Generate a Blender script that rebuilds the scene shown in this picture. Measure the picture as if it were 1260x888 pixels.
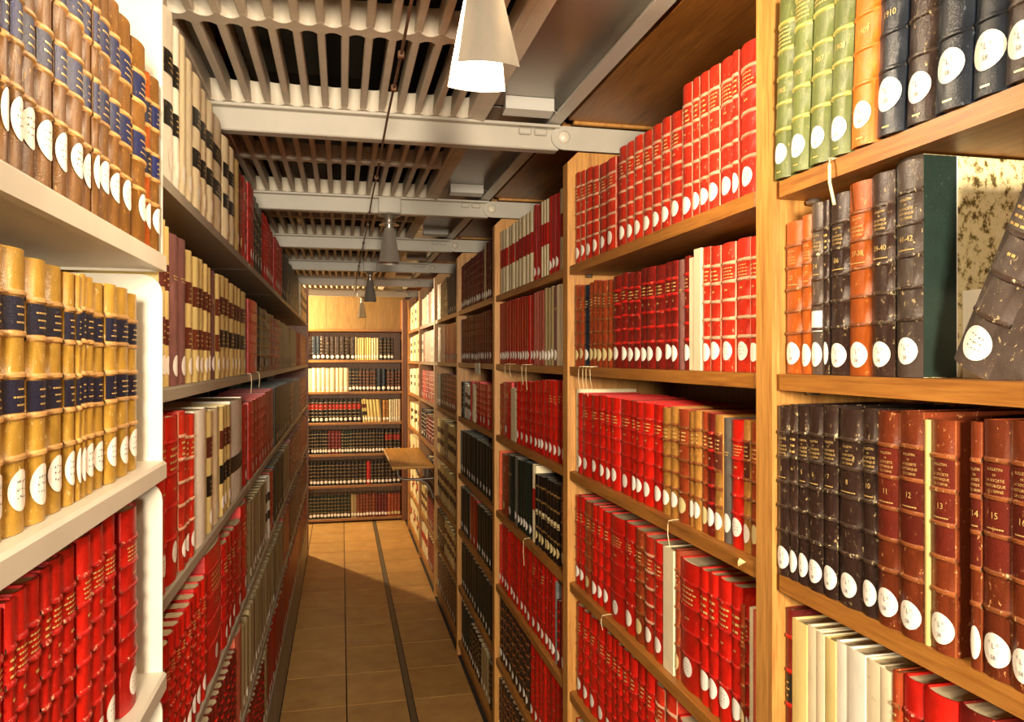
import bpy, math, random
from math import pi, sin, cos, radians, sqrt
random.seed(7)
for o in list(bpy.data.objects): bpy.data.objects.remove(o)
SC = bpy.context.scene; COL = SC.collection

# ------------------------------------------------------------------ camera
F = 930.0; VU, VV = 420.0, 441.0; H = 1.64            # focal length (px of a 1260 wide frame), vanishing point, eye height
TH = math.atan((630.0-VU)/F); CS, SN = cos(TH), sin(TH)
cam = bpy.data.cameras.new('camera'); cam.sensor_fit = 'HORIZONTAL'; cam.sensor_width = 36.0
cam.lens = F/1260.0*36.0; cam.shift_y = -(444.0-VV)/1260.0; cam.clip_start = 0.02
co = bpy.data.objects.new('camera', cam); COL.objects.link(co)
co.location = (0, 0, H); co.rotation_euler = (radians(90), 0, -TH); SC.camera = co
# ------------------------------------------------------------------ world, exposure, lights
w = bpy.data.worlds.new('world'); SC.world = w; w.use_nodes = True
w.node_tree.nodes['Background'].inputs[0].default_value = (1.0, 0.8, 0.55, 1); w.node_tree.nodes['Background'].inputs[1].default_value = 0.02
vs = SC.view_settings; vs.view_transform = 'Standard'; vs.look = 'None'; vs.exposure = 0.06; vs.gamma = 1.0; vs.use_curve_mapping = False
LAMP_POWER = 17.0                         # the lit lamp over the near end of the aisle (watts)
PHOTO_POWER = 165.0; PHOTO_LOC = (-.02, -1.55, H+.15); PHOTO_COLOUR = (1.0, .87, .68)   # inferred flash behind the camera, out of view; its stand and head are added
CROSS_POWER = 260.0                        # the lit lamp in the cross aisle by the end bookcase
LAMP_COLOUR = (1.0, 0.80, 0.56); CROSS_COLOUR = (1.0, 0.76, 0.42)
def disc_light(name, loc, power, colour, size):
    l = bpy.data.lights.new(name, 'AREA'); l.shape = 'DISK'; l.size = size; l.energy = power; l.color = colour
    o = bpy.data.objects.new(name, l); COL.objects.link(o); o.location = loc; o.rotation_euler = (radians(90), 0, 0); return o
def point_light(name, loc, power, colour, radius):
    l = bpy.data.lights.new(name, 'POINT'); l.energy = power; l.color = colour; l.shadow_soft_size = radius
    o = bpy.data.objects.new(name, l); COL.objects.link(o); o.location = loc; return o

disc_light('photo_light', PHOTO_LOC, PHOTO_POWER, PHOTO_COLOUR, .34)
point_light('camera_fill', (-.13, -.12, H+.42), 28.0, PHOTO_COLOUR, .10)      # bodiless fill light added beside the camera to brighten the marbled cover

# ------------------------------------------------------------------ pixel helpers (a pixel column on a known vertical plane gives a distance along the aisle)
XR, XL = 0.6255, -0.264                   # front planes of the two rows of cases
SR, SL = 0.643, -0.275                    # planes of the spines
YB = 7.73                                 # front of the end bookcase
def zc_at(u, X): return F*X/(CS*(u-VU))
def y_at(u, X): return (zc_at(u, X)-X*SN)/CS
def z_at(u, v, X): return H+(VV-v)*zc_at(u, X)/F
def x_back(u, Y): return (u-VU)*CS*Y*CS/(F-(u-VU)*CS*SN)
def z_back(u, v, Y):
    X = x_back(u, Y); return H+(VV-v)*(X*SN+Y*CS)/F

# ------------------------------------------------------------------ materials
def srgb(h):
    c = [int(h[i:i+2], 16)/255.0 for i in (0, 2, 4)]
    return tuple((x/12.92 if x <= .04045 else ((x+.055)/1.055)**2.4) for x in c)+(1.0,)
MATS = {}
def newmat(name):
    m = bpy.data.materials.new(name); m.use_nodes = True; MATS[name] = m
    return m, m.node_tree.nodes, m.node_tree.links, m.node_tree.nodes['Principled BSDF']
def noise(N, L, scale, detail=4.0, rough=.6, stretch=None, coord='Object'):
    tc = N.new('ShaderNodeTexCoord'); t = N.new('ShaderNodeTexNoise'); t.inputs['Scale'].default_value = scale
    t.noise_dimensions = '4D'; oi = N.new('ShaderNodeObjectInfo'); mm = N.new('ShaderNodeMath'); mm.operation = 'MULTIPLY'; mm.inputs[1].default_value = 53.0
    L.new(oi.outputs['Random'], mm.inputs[0]); L.new(mm.outputs[0], t.inputs['W'])
    t.inputs['Detail'].default_value = detail; t.inputs['Roughness'].default_value = rough
    if stretch:
        mp = N.new('ShaderNodeMapping'); mp.inputs['Scale'].default_value = stretch
        L.new(tc.outputs[coord], mp.inputs[0]); L.new(mp.outputs[0], t.inputs['Vector'])
    else: L.new(tc.outputs[coord], t.inputs['Vector'])
    return t
def ramp(N, L, src, stops):
    r = N.new('ShaderNodeValToRGB'); L.new(src, r.inputs[0]); e = r.color_ramp.elements
    while len(e) < len(stops): e.new(.5)
    for i, (p, c) in enumerate(stops): e[i].position = p; e[i].color = c
    return r
def mix(N, L, fac, a, b, mode='MIX'):
    m = N.new('ShaderNodeMix'); m.data_type = 'RGBA'; m.blend_type = mode
    for i, s in ((0, fac), (6, a), (7, b)):
        if hasattr(s, 'is_linked') or hasattr(s, 'links'): L.new(s, m.inputs[i])
        else: m.inputs[i].default_value = s
    return m.outputs[2]
def bump(N, L, B, src, strength, dist):
    b = N.new('ShaderNodeBump'); b.inputs['Strength'].default_value = strength; b.inputs['Distance'].default_value = dist
    L.new(src, b.inputs['Height']); L.new(b.outputs[0], B.inputs['Normal'])
def scale_c(c, k): return (min(1, c[0]*k), min(1, c[1]*k), min(1, c[2]*k), 1)
def piece_value(N, L, lo, hi):
    """a brightness per book: object random plus island random"""
    oi = N.new('ShaderNodeObjectInfo'); g = N.new('ShaderNodeNewGeometry')
    a = N.new('ShaderNodeMath'); a.operation = 'ADD'; L.new(oi.outputs['Random'], a.inputs[0]); L.new(g.outputs['Random Per Island'], a.inputs[1])
    f = N.new('ShaderNodeMath'); f.operation = 'FRACT'; L.new(a.outputs[0], f.inputs[0])
    mr = N.new('ShaderNodeMapRange'); L.new(f.outputs[0], mr.inputs[0]); mr.inputs[3].default_value = lo; mr.inputs[4].default_value = hi
    return mr.outputs[0]
def leather(name, hexc, wear='d9b98a', amount=.5, rough=.42, vary=.25, grain=.25):
    m, N, L, B = newmat(name); c = srgb(hexc)
    big = noise(N, L, 38, 3); v = piece_value(N, L, 1-vary, 1+vary*.6)
    base = ramp(N, L, big.outputs[0], [(.25, scale_c(c, .72)), (.75, scale_c(c, 1.18))])
    mul = N.new('ShaderNodeVectorMath'); mul.operation = 'SCALE'; L.new(base.outputs[0], mul.inputs[0]); L.new(v, mul.inputs['Scale'])
    sc = noise(N, L, 190, 5, .75, (1.0, 1.0, .6)); th = .685-.09*amount
    wr = ramp(N, L, sc.outputs[0], [(th-.03, (0, 0, 0, 1)), (th+.03, (1, 1, 1, 1))])
    L.new(mix(N, L, wr.outputs[0], mul.outputs[0], srgb(wear)), B.inputs['Base Color'])
    B.inputs['Roughness'].default_value = rough; B.inputs['Specular IOR Level'].default_value = .5
    gr = noise(N, L, 650, 3); bump(N, L, B, gr.outputs[0], grain*2, .0012)
    return m
def plain(name, hexc, rough=.6, metallic=0.0, vary=.12, nscale=60, bumpy=0.0, stretch=None):
    m, N, L, B = newmat(name); c = srgb(hexc)
    n = noise(N, L, nscale, 4, .6, stretch); r = ramp(N, L, n.outputs[0], [(.25, scale_c(c, 1-vary)), (.75, scale_c(c, 1+vary))])
    L.new(r.outputs[0], B.inputs['Base Color']); B.inputs['Roughness'].default_value = rough; B.inputs['Metallic'].default_value = metallic
    if bumpy: bump(N, L, B, n.outputs[0], bumpy, .002)
    return m
def vellum(name, hexc, vary=.1):
    m, N, L, B = newmat(name); c = srgb(hexc)
    n = noise(N, L, 22, 4, .6, (1, 1, .35)); v = piece_value(N, L, 1-vary*2, 1+vary)
    r = ramp(N, L, n.outputs[0], [(.3, scale_c(c, .82)), (.5, c), (.75, scale_c(c, 1.12))])
    mul = N.new('ShaderNodeVectorMath'); mul.operation = 'SCALE'; L.new(r.outputs[0], mul.inputs[0]); L.new(v, mul.inputs['Scale'])
    s2 = noise(N, L, 70, 5, .7); d = ramp(N, L, s2.outputs[0], [(.62, (0, 0, 0, 1)), (.74, (.55, .55, .55, 1))])
    L.new(mix(N, L, d.outputs[0], mul.outputs[0], srgb('8a6a30')), B.inputs['Base Color'])
    B.inputs['Roughness'].default_value = .5
    return m
leather('red', 'c2180a', 'e0583a', .25, .38); leather('red_worn', 'c02a12', 'e0a078', .55, .45); leather('red_deep', 'a81408', 'd04a34', .3, .36)
leather('maroon', '5c1410', '8c4a34', .2, .42); leather('dark_red', '6c140c', 'c07a54', .4, .4); leather('brown_red', '983a18', 'd89a5c', .6, .4)
leather('brown', '6c2c12', 'd0925a', .6, .34); leather('chestnut', 'a85014', 'e0a45c', .55, .36); leather('orange', 'd07018', 'f0b860', .5, .4)
leather('brown_black', '30201a', 'b8a070', .6, .32); leather('grey_brown', '4e423a', 'c8b080', .6, .34); leather('navy', '1e2630', '68707c', .3, .3)
leather('olive', '66703a', 'b8a858', .55, .4); leather('green_dark', '12241c', '48604c', .25, .42); leather('black', '16120f', '786a50', .35, .35)
leather('calf', '744c18', 'c09048', .6, .42, .18); leather('calf_yellow', 'b48a34', 'ecd49a', .6, .36, .15); leather('tan', 'b07a34', 'e2b878', .6, .42)
leather('pink_cloth', 'b05a48', 'd09078', .3, .7); leather('mauve', '7c5048', 'a88070', .3, .7); leather('grey_cloth', '6a6258', 'a09484', .3, .7); leather('orange_cloth', 'c8501e', 'e88a50', .3, .6)
leather('coral', 'd86a4a', 'f0a080', .3, .6); leather('pale_grey', '9a9c9a', 'c0c0ba', .2, .6)
vellum('vellum', 'eadab0'); vellum('vellum_yellow', 'dcc47c'); vellum('vellum_white', 'f0e8d2'); vellum('vellum_brown', 'a08c62'); vellum('paper_wrap', 'e6d6b0', .06); vellum('pinkish_paper', 'd8bca4')
leather('label_mahogany', '5c1c10', 'c89058', .45, .36); leather('label_blue', '0e1848', 'b09868', .25, .5); leather('label_navy', '10142a', 'b8a078', .25, .5); leather('label_black', '1a1712', 'b09868', .35, .4)
leather('label_brown', '5e2818', 'c09a70', .35, .45); leather('label_red', 'a81810', 'd08060', .25, .45); leather('label_cream', 'd8c898', 'f0e4c0', .2, .5)
leather('band_pale', 'd8a884', 'c01410', .75, .45); leather('band_calf', 'c89858', '8c5c24', .5, .45); leather('band_scuffed', 'b01610', 'e8b890', .95, .42); leather('band_red', 'b81a12', 'e8a888', .7, .4)
leather('band_brown', '8a4a22', 'e0b880', .8, .35); leather('band_dark', '3a2a20', 'd8c898', .85, .33); leather('band_olive', 'b0a858', '5c6434', .5, .35)
leather('band_navy', '161c24', '586070', .3, .28); leather('band_gilt', '7c5e2e', '2c1c10', .6, .4); leather('band_maroon', '6e2014', 'a8643c', .5, .4)
plain('pages', 'd8c49a', .85, 0, .2, 300, .3, (.15, 1, 8)); plain('page_edge_dark', '8c7a58', .85, 0, .35, 220, .3, (.15, 1, 6))
plain('sticker', 'f6efe0', .55, 0, .04); plain('sticker_old', 'd8c488', .6, 0, .08)
plain('gilt', 'e8c478', .35, .35, .15, 400); plain('ink', '6a6058', .7)
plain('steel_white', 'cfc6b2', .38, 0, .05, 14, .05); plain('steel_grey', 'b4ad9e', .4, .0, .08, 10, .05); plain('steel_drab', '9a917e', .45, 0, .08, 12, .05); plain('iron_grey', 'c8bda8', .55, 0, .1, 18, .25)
plain('plate_grey', 'a09a90', .28, .25, .08, 5, .02); plain('trim_grey', 'c8c4ba', .35, .1, .05, 8); plain('lamp_metal', 'b8aea0', .33, .75, .2, 22, .05, (1, 1, .3))
plain('bracket_metal', '8c8478', .35, .7, .1, 20); plain('dark_void', '0c0a08', .9, 0, .1); plain('plaster', '8a7a5c', .9, 0, .08, 4)
plain('wall_brown', '2a2018', .9, 0, .1, 4); plain('cable', '5a3a22', .5, 0, .3, 80); plain('string', 'e2cfa0', .8, 0, .1); plain('strip_metal', '6a5a44', .45, .3, .15, 12); plain('grout', '2c2116', .9, 0, .15, 30)
plain('paper', 'efe4cc', .8, 0, .03, 12)
def wood(name, light, dark, axis, rough=.45, sc=1.0):
    m, N, L, B = newmat(name)
    st = {'z': (26, 26, 1.4), 'y': (26, 1.4, 26), 'x': (1.4, 26, 26)}[axis]
    a = noise(N, L, 1.6*sc, 6, .65, st); b = noise(N, L, 9*sc, 4, .6, st)
    r = ramp(N, L, a.outputs[0], [(.28, srgb(dark)), (.48, srgb(light)), (.72, scale_c(srgb(light), 1.15))])
    d = ramp(N, L, b.outputs[0], [(.35, (.62, .5, .38, 1)), (.6, (1, 1, 1, 1))])
    L.new(mix(N, L, .75, r.outputs[0], d.outputs[0], 'MULTIPLY'), B.inputs['Base Color'])
    B.inputs['Roughness'].default_value = rough; bump(N, L, B, b.outputs[0], .12, .002); return m
wood('oak_upright', 'c08a44', '96602a', 'z'); wood('oak_shelf', 'a8702e', '7c4c1c', 'y'); wood('oak_soffit', 'a26c32', '6c421c', 'y', .4); wood('oak_back', '9a6a34', '6a441e', 'z')
wood('ply', '86683a', '6e5226', 'z', .6, .6); wood('desk_wood', 'd09430', 'a46c1c', 'y', .4); wood('end_shelf', '9a6a34', '6c441c', 'x'); wood('end_upright', '8a5426', '5e3414', 'z')
def marbled():
    m, N, L, B = newmat('marbled_paper'); n = noise(N, L, 95, 6, .72, (1, 1, .8)); n2 = noise(N, L, 160, 3, .6)
    r = ramp(N, L, n.outputs[0], [(.36, srgb('4a3c20')), (.43, srgb('8a7440')), (.48, srgb('e6d29a')), (.7, srgb('f0e2b8'))])
    d = ramp(N, L, n2.outputs[0], [(.69, (0, 0, 0, 1)), (.72, (1, 1, 1, 1))])
    L.new(mix(N, L, d.outputs[0], r.outputs[0], srgb('a8401c')), B.inputs['Base Color']); B.inputs['Roughness'].default_value = .5
marbled()
def tilemat():
    m, N, L, B = newmat('tile_clay'); n = noise(N, L, 9, 5, .6); v = piece_value(N, L, .88, 1.08)
    r = ramp(N, L, n.outputs[0], [(.3, srgb('a87840')), (.7, srgb('c49858'))])
    mul = N.new('ShaderNodeVectorMath'); mul.operation = 'SCALE'; L.new(r.outputs[0], mul.inputs[0]); L.new(v, mul.inputs['Scale'])
    L.new(mul.outputs[0], B.inputs['Base Color']); B.inputs['Roughness'].default_value = .38; bump(N, L, B, n.outputs[0], .1, .003)
tilemat()
def glowmat():
    m, N, L, B = newmat('bulb_glow'); B.inputs['Base Color'].default_value = (1, .9, .7, 1)
    B.inputs['Emission Color'].default_value = (1, .82, .55, 1); B.inputs['Emission Strength'].default_value = 40
glowmat(); plain('bulb_glass', 'd8d0c0', .15, 0, .02)

# ------------------------------------------------------------------ mesh helpers
class MB:
    """collects faces; each face carries a material name"""
    def __init__(s): s.v = []; s.f = []; s.m = []
    def add(s, vs_, fs, mat, off=None):
        b = len(s.v); s.v += vs_
        s.f += [tuple(i+b for i in f) for f in fs]; s.m += ([mat]*len(fs) if isinstance(mat, str) else mat)
        return s
    def box(s, x0, x1, y0, y1, z0, z1, mat, bev=0.0):
        if bev <= 0:
            return s.add([(x, y, z) for x in (x0, x1) for y in (y0, y1) for z in (z0, z1)],
                         [(0, 1, 3, 2), (4, 6, 7, 5), (0, 4, 5, 1), (2, 3, 7, 6), (0, 2, 6, 4), (1, 5, 7, 3)], mat)
        b = min(bev, (x1-x0)/3, (y1-y0)/3, (z1-z0)/3); V = []; I = {}
        X, Y, Z = (x0, x1), (y0, y1), (z0, z1); sg = (1, -1)
        for i in (0, 1):
            for j in (0, 1):
                for k in (0, 1):
                    for a in range(3):
                        p = [X[i]+sg[i]*b, Y[j]+sg[j]*b, Z[k]+sg[k]*b]; p[a] = (X[i], Y[j], Z[k])[a]
                        I[i, j, k, a] = len(V); V.append(tuple(p))
        Fc = []
        for a in range(3):
            for q in (0, 1):
                o = [t for t in range(3) if t != a]; loop = []
                for (m_, n_) in ((0, 0), (1, 0), (1, 1), (0, 1)):
                    t = [0, 0, 0]; t[a] = q; t[o[0]] = m_; t[o[1]] = n_; loop.append(I[t[0], t[1], t[2], a])
                Fc.append(tuple(loop if (q == 1) ^ (a == 1) else loop[::-1]))
        for a in range(3):
            o = [t for t in range(3) if t != a]
            for m_ in (0, 1):
                for n_ in (0, 1):
                    t0 = [0, 0, 0]; t0[o[0]] = m_; t0[o[1]] = n_; t1 = list(t0); t1[a] = 1
                    Fc.append((I[t0[0], t0[1], t0[2], o[0]], I[t1[0], t1[1], t1[2], o[0]], I[t1[0], t1[1], t1[2], o[1]], I[t0[0], t0[1], t0[2], o[1]]))
        for i in (0, 1):
            for j in (0, 1):
                for k in (0, 1): Fc.append((I[i, j, k, 0], I[i, j, k, 1], I[i, j, k, 2]))
        return s.add(V, Fc, mat)
    def tube(s, pts, r, mat, n=8, cap=True):
        V = []; Fc = []
        for i, p in enumerate(pts):
            a = pts[max(0, i-1)]; b = pts[min(len(pts)-1, i+1)]; d = [b[k]-a[k] for k in range(3)]; l = sqrt(sum(x*x for x in d)) or 1; d = [x/l for x in d]
            u = (0, 0, 1) if abs(d[2]) < .9 else (1, 0, 0)
            e = (d[1]*u[2]-d[2]*u[1], d[2]*u[0]-d[0]*u[2], d[0]*u[1]-d[1]*u[0]); l = sqrt(sum(x*x for x in e)); e = [x/l for x in e]
            g = (d[1]*e[2]-d[2]*e[1], d[2]*e[0]-d[0]*e[2], d[0]*e[1]-d[1]*e[0]); rr = r[i] if isinstance(r, (list, tuple)) else r
            for k in range(n):
                t = 2*pi*k/n; V.append(tuple(p[q]+rr*(cos(t)*e[q]+sin(t)*g[q]) for q in range(3)))
        for i in range(len(pts)-1):
            for k in range(n): Fc.append((i*n+k, i*n+(k+1) % n, (i+1)*n+(k+1) % n, (i+1)*n+k))
        if cap: Fc += [tuple(range(n))[::-1], tuple((len(pts)-1)*n+k for k in range(n))]
        return s.add(V, Fc, mat)
    def lathe(s, prof, c, mat, n=20):                      # profile (r, z) about a vertical axis at c
        V = [(c[0]+r*cos(2*pi*k/n), c[1]+r*sin(2*pi*k/n), c[2]+z) for r, z in prof for k in range(n)]
        Fc = [(i*n+k, i*n+(k+1) % n, (i+1)*n+(k+1) % n, (i+1)*n+k) for i in range(len(prof)-1) for k in range(n)]
        return s.add(V, Fc, mat)
    def prism(s, poly, axis, a0, a1, mat):                 # polygon in the two other axes, extruded along axis
        def P(p, a): q = list(p); q.insert(axis, a); return tuple(q)
        n = len(poly); V = [P(p, a0) for p in poly]+[P(p, a1) for p in poly]
        return s.add(V, [tuple(range(n))[::-1], tuple(range(n, 2*n))]+[(k, (k+1) % n, n+(k+1) % n, n+k) for k in range(n)], mat)
    def mesh(s, name, smooth=None):
        me = bpy.data.meshes.new(name); me.from_pydata(s.v, [], s.f); names = list(dict.fromkeys(s.m))
        for nme in names: me.materials.append(MATS[nme])
        if len(names) > 1: me.polygons.foreach_set('material_index', [names.index(x) for x in s.m])
        if smooth is not None:
            me.polygons.foreach_set('use_smooth', [True]*len(s.f)); me.set_sharp_from_angle(angle=radians(smooth))
        me.update(); return me
def link(name, me, parent=None, loc=None):
    o = bpy.data.objects.new(name, me); COL.objects.link(o)
    if parent: o.parent = parent
    if loc: o.location = loc
    return o
def tag(o, label=None, cat=None, group=None, kind=None):
    for k, v in (('label', label), ('category', cat), ('group', group), ('kind', kind)):
        if v: o[k] = v
    return o
def thing(name, label, cat, loc=(0, 0, 0), group=None, kind=None): return tag(link(name, None, None, loc), label, cat, group, kind)
def fixn(mb_mesh):
    import bmesh
    b = bmesh.new(); b.from_mesh(mb_mesh); bmesh.ops.recalc_face_normals(b, faces=b.faces); b.to_mesh(mb_mesh); b.free(); return mb_mesh
def part(name, mb, parent, smooth=None, label=None):
    """world-space shapes become a child: vertices are stored relative to the parent's base"""
    l = parent.location
    if parent.parent: l = l+parent.parent.location
    mb.v = [(x-l[0], y-l[1], z-l[2]) for x, y, z in mb.v]
    o = link(name, fixn(mb.mesh(name, smooth)), parent)
    if label: o['label'] = label
    return o
def struct(name, mb, label=None):
    o = link(name, fixn(mb.mesh(name))); tag(o, label, None, None, 'structure'); return o

# ------------------------------------------------------------------ the room
RX0, RX1, RY0, RY1, RZ = -2.6, 1.35, -2.4, 8.25, 4.6
struct('wall_left', MB().box(RX0-.1, RX0, RY0, RY1, 0, RZ, 'wall_brown'), 'plain wall beyond the cross aisle')
struct('wall_right', MB().box(RX1, RX1+.1, RY0, RY1, 0, RZ, 'dark_void'), 'dark wall behind the oak bookcases')
struct('wall_front', MB().box(RX0, RX1, RY0-.1, RY0, 0, RZ, 'wall_brown'), 'plain wall at the near end of the aisle')
wb = struct('wall_back', MB().box(RX0, RX1, RY1-.1, RY1, 0, RZ, 'wall_brown'), 'end wall with plywood panels above the end bookcase')
struct('ceiling', MB().box(RX0, RX1, RY0, RY1, RZ, RZ+.1, 'dark_void'), 'dark ceiling of the storey above the gratings')
for i in range(4):
    x0 = -.95+i*.4
    part('plywood_panel', MB().box(x0, x0+.398, YB+.255, YB+.275, H+.24, H+.645, 'ply', .002), wb)
fl = struct('floor', MB().box(RX0, RX1, RY0, RY1, -.05, -.004, 'grout'), 'clay tile floor of the stacks with a dark metal strip')
def tile_mesh(wd, ln):
    return fixn(MB().box(-wd/2+.003, wd/2-.003, -ln/2+.003, ln/2-.003, -.004, 0, 'tile_clay', .0006).mesh('tile'))
TL = .365; cols = [(-.275, .025), (.025, .308), (.338, .63)]
tm = {}
for c, (a, b) in enumerate(cols+[(-.575, -.275), (-.875, -.575), (-1.175, -.875)]):
    tm[c] = tile_mesh(b-a, TL)
    for k in range(-12, 14):
        y = 4.02+k*TL
        if c > 2 and y < 6.2: continue
        if y > 8.1 or y < 1.5: continue
        link('tile', tm[c], fl, ((a+b)/2, y+TL/2, 0))
struct('trim_1', MB().box(.309, .337, -1, 8.1, -.004, .001, 'strip_metal', .001), 'dark metal strip set lengthwise between the floor tiles')

# ------------------------------------------------------------------ oak bookcases on one side
RB = [.012, 1.057, 2.10, 3.147, 4.19, 5.237, 6.28, 7.345]
RZS = [.261, -.0226, -.318, -.632, -.941, -1.25, -1.555]      # shelf tops, relative to the eye
RZS = [H+z for z in RZS]
BAYN = ['oak bookcase bay with the green volumes and the marbled book', 'oak bookcase bay with a full row of red volumes on top',
        'oak bookcase bay topped by cream volumes with red labels', 'oak bookcase bay with maroon rows on its two top shelves',
        'oak bookcase bay with grey and black volumes on top', 'oak bookcase bay behind the fold-out writing shelf', 'oak bookcase bay filled with cream volumes beside the end bookcase']
DEP = .34
for i in range(7):
    y0, y1 = RB[i], RB[i+1]; t = thing('oak_bookcase', BAYN[i], 'bookcase', (XR+.1, (y0+y1)/2, 0), 'oak bookcases')
    ups = [y1] if i else [y0, y1]
    for yy in ups:
        top = H+.586; d = .03
        poly = [(XR, 0), (XR+DEP, 0), (XR+DEP, top), (XR+d, top), (XR, top-d)]
        part('upright', MB().prism([(p[0], p[1]) for p in poly], 1, yy-.045, yy-.0005, 'oak_upright'), t)
    for z in RZS:
        mb = MB(); r = .012
        pl = [(XR+.004+r, y0+.0005), (XR+DEP-.02, y0+.0005), (XR+DEP-.02, y1-.0455), (XR+.004+r, y1-.0455), (XR+.004, y1-.0455-r), (XR+.004, y0+.0005+r)]
        mb.prism(pl, 2, z-.024, z, 'oak_shelf'); part('shelf', mb, t)
    part('back_panel', MB().box(XR+DEP-.018, XR+DEP-.002, y0+.0005, y1-.0455, .02, H+.58, 'oak_back'), t)
    part('plinth', MB().box(XR+.02, XR+.05, y0+.0005, y1-.0455, .001, H-1.58, 'oak_shelf'), t)
    if i < 4:
        for z in RZS[:4]:
            m = MB(); m.lathe([(0, -.0), (.009, -.0), (.011, -.003), (.009, -.007), (0, -.008)], (XR+.06, y1-.058, z-.0245), 'bracket_metal', 12); part('shelf_peg', m, t, 40)
# ------------------------------------------------------------------ white steel bookcases on the other side
LB = [.16, 1.235, 2.43, 3.37, 4.38, 5.45, 6.52]
LZ1 = [H+z for z in (.157, -.154, -.473, -.785, -1.095, -1.40)]
LZ2 = [H+z for z in (.294, -.047, -.378, -.705, -1.035, -1.36)]
LN = ['white steel bookcase with tan calf volumes and worn red volumes', 'white steel bookcase topped by cream vellum volumes', 'white steel bookcase with red and black volumes on top',
      'white steel bookcase holding dark green volumes', 'white steel bookcase of grey and red volumes before the last bay', 'white steel bookcase at the cross aisle corner']
def side_plate(y, z0, z1, back=0.0, mat='steel_white'):
    r = .03; xf = XL-back; xb = XL-.27; pts = [(xb, z0), (xf, z0), (xf, z1-r)]
    for k in range(1, 6): a = k*pi/10; pts.append((xf-r+r*cos(a), z1-r+r*sin(a)))
    pts.append((xb, z1)); return MB().prism(pts, 1, y-.0035, y, mat)
for i in range(6):
    y0, y1 = LB[i], LB[i+1]; t = thing('steel_bookcase', LN[i], 'bookcase', (XL-.12, (y0+y1)/2, 0), 'steel bookcases')
    zs = LZ1 if i == 0 else LZ2
    for k, z in enumerate(zs):
        m = MB(); xf, xb = (XL+.006 if i == 0 else XL-.010), XL-.265; lip = .026 if i == 0 else .0225
        pl = [(xb, z), (xf-.004, z), (xf, z-.004), (xf, z-lip), (xf-.012, z-lip), (xf-.012, z-.022), (xb, z-.022)]
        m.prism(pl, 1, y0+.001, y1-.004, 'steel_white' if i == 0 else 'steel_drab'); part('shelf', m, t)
        hi = z+(.30 if k else .42) if i == 0 else z+.19
        if k: hi = min(hi, zs[k-1]-.03)
        part('side_plate', side_plate(y1-.0005, z-.026 if i == 0 else z-.018, hi, 0 if i == 0 else .03), t)
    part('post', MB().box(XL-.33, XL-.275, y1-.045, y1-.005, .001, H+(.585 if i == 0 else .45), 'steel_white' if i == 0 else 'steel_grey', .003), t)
    if i == 0: part('post', MB().box(XL-.33, XL-.275, y0-.02, y0+.02, .001, H+.585, 'steel_white', .003), t)
    part('back_panel', MB().box(XL-.345, XL-.335, y0, y1-.001, .02, H+.58, 'dark_void'), t)
    part('base', MB().box(XL-.30, XL-.012, y0+.002, y1-.002, .001, zs[-1]-.028, 'steel_drab'), t)
    if i == 5: part('end_panel', MB().box(XL-.345, XL-.004, y1+.0005, y1+.02, .001, H+.58, 'end_upright'), t)
# ------------------------------------------------------------------ end bookcase
BX0, BX1 = -.66, .60
BZ = [z_back(440, v, YB) for v in (404.6, 442.8, 481.6, 519.5, 558, 596.5, 637)]
eb = thing('end_bookcase', 'brown wooden bookcase with six shelves across the end of the aisle', 'bookcase', (0, YB+.13, 0))
part('upright', MB().box(BX1, BX1+.055, YB-.02, YB+.25, .001, H+.60, 'end_upright', .003), eb)
part('upright', MB().box(BX0-.04, BX0, YB, YB+.25, .001, BZ[0], 'end_upright', .003), eb)
for k, z in enumerate(BZ): part('shelf', MB().box(BX0+.0005, BX1-.0005, YB+.004, YB+.24, z-.026, z, 'end_shelf', .003), eb)
part('back_panel', MB().box(BX0, BX1, YB+.241, YB+.252, .01, BZ[0]-.03, 'oak_back'), eb)

# ------------------------------------------------------------------ steel beams, gratings, plates and soffits overhead
ORD = 'first second third fourth fifth sixth seventh eighth ninth tenth'.split()
BEAMY = [-1.03, .012]+RB[1:]+[8.10]; BZ0, BZ1 = H+.588, H+.655
for i, yb in enumerate(BEAMY):
    if i == 0: RB0 = yb
    t = thing('ceiling_beam', 'grey painted steel cross beam over the aisle, %s counted from the end bookcase' % ORD[len(BEAMY)-1-i], 'beam', (0, yb-.02, BZ0), 'cross beams under the gratings', 'structure')
    part('web', MB().box(-1.25, .60, yb-.045, yb-.004, BZ0, BZ1-.008, 'steel_grey', .003), t)
    part('top_flange', MB().box(-1.25, .60, yb-.062, yb+.012, BZ1-.008, BZ1, 'steel_grey', .001), t)
    pts = [(XR+DEP, BZ0+.001), (XR+DEP, BZ1)]+[(.612+.036*cos(a), BZ0+.0345+.0335*sin(a)) for a in [pi/2+k*pi/10 for k in range(11)]]
    part('end_bracket', MB().prism(pts, 1, yb-.052, yb-.0455, 'steel_grey'), t)
    m = MB(); m.lathe([(.019, 0), (.018, .005), (.012, .009), (0, .011)], (0, 0, 0), 'steel_white', 16); m.v = [(.612+x, yb-.052-z, BZ0+.036+y) for x, y, z in m.v]
    part('bolt_head', m, t, 50)
    for xx in (.50, .545):
        part('slot_clip', MB().box(xx-.018, xx+.018, yb-.056, yb-.0455, BZ1-.03, BZ1-.012, 'steel_grey', .003), t)
BP = .048; GX0, GX1 = -1.0, .385; NB = int((GX1-GX0)/BP)
def bar_mesh(ln):                                         # deep cast bar, thinner towards the top edge
    return fixn(MB().prism([(-.0085, 0), (-.0065, -.004), (.0065, -.004), (.0085, 0), (.006, .05), (-.006, .05)], 1, -ln/2, ln/2, 'iron_grey').mesh('bar'))
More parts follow.
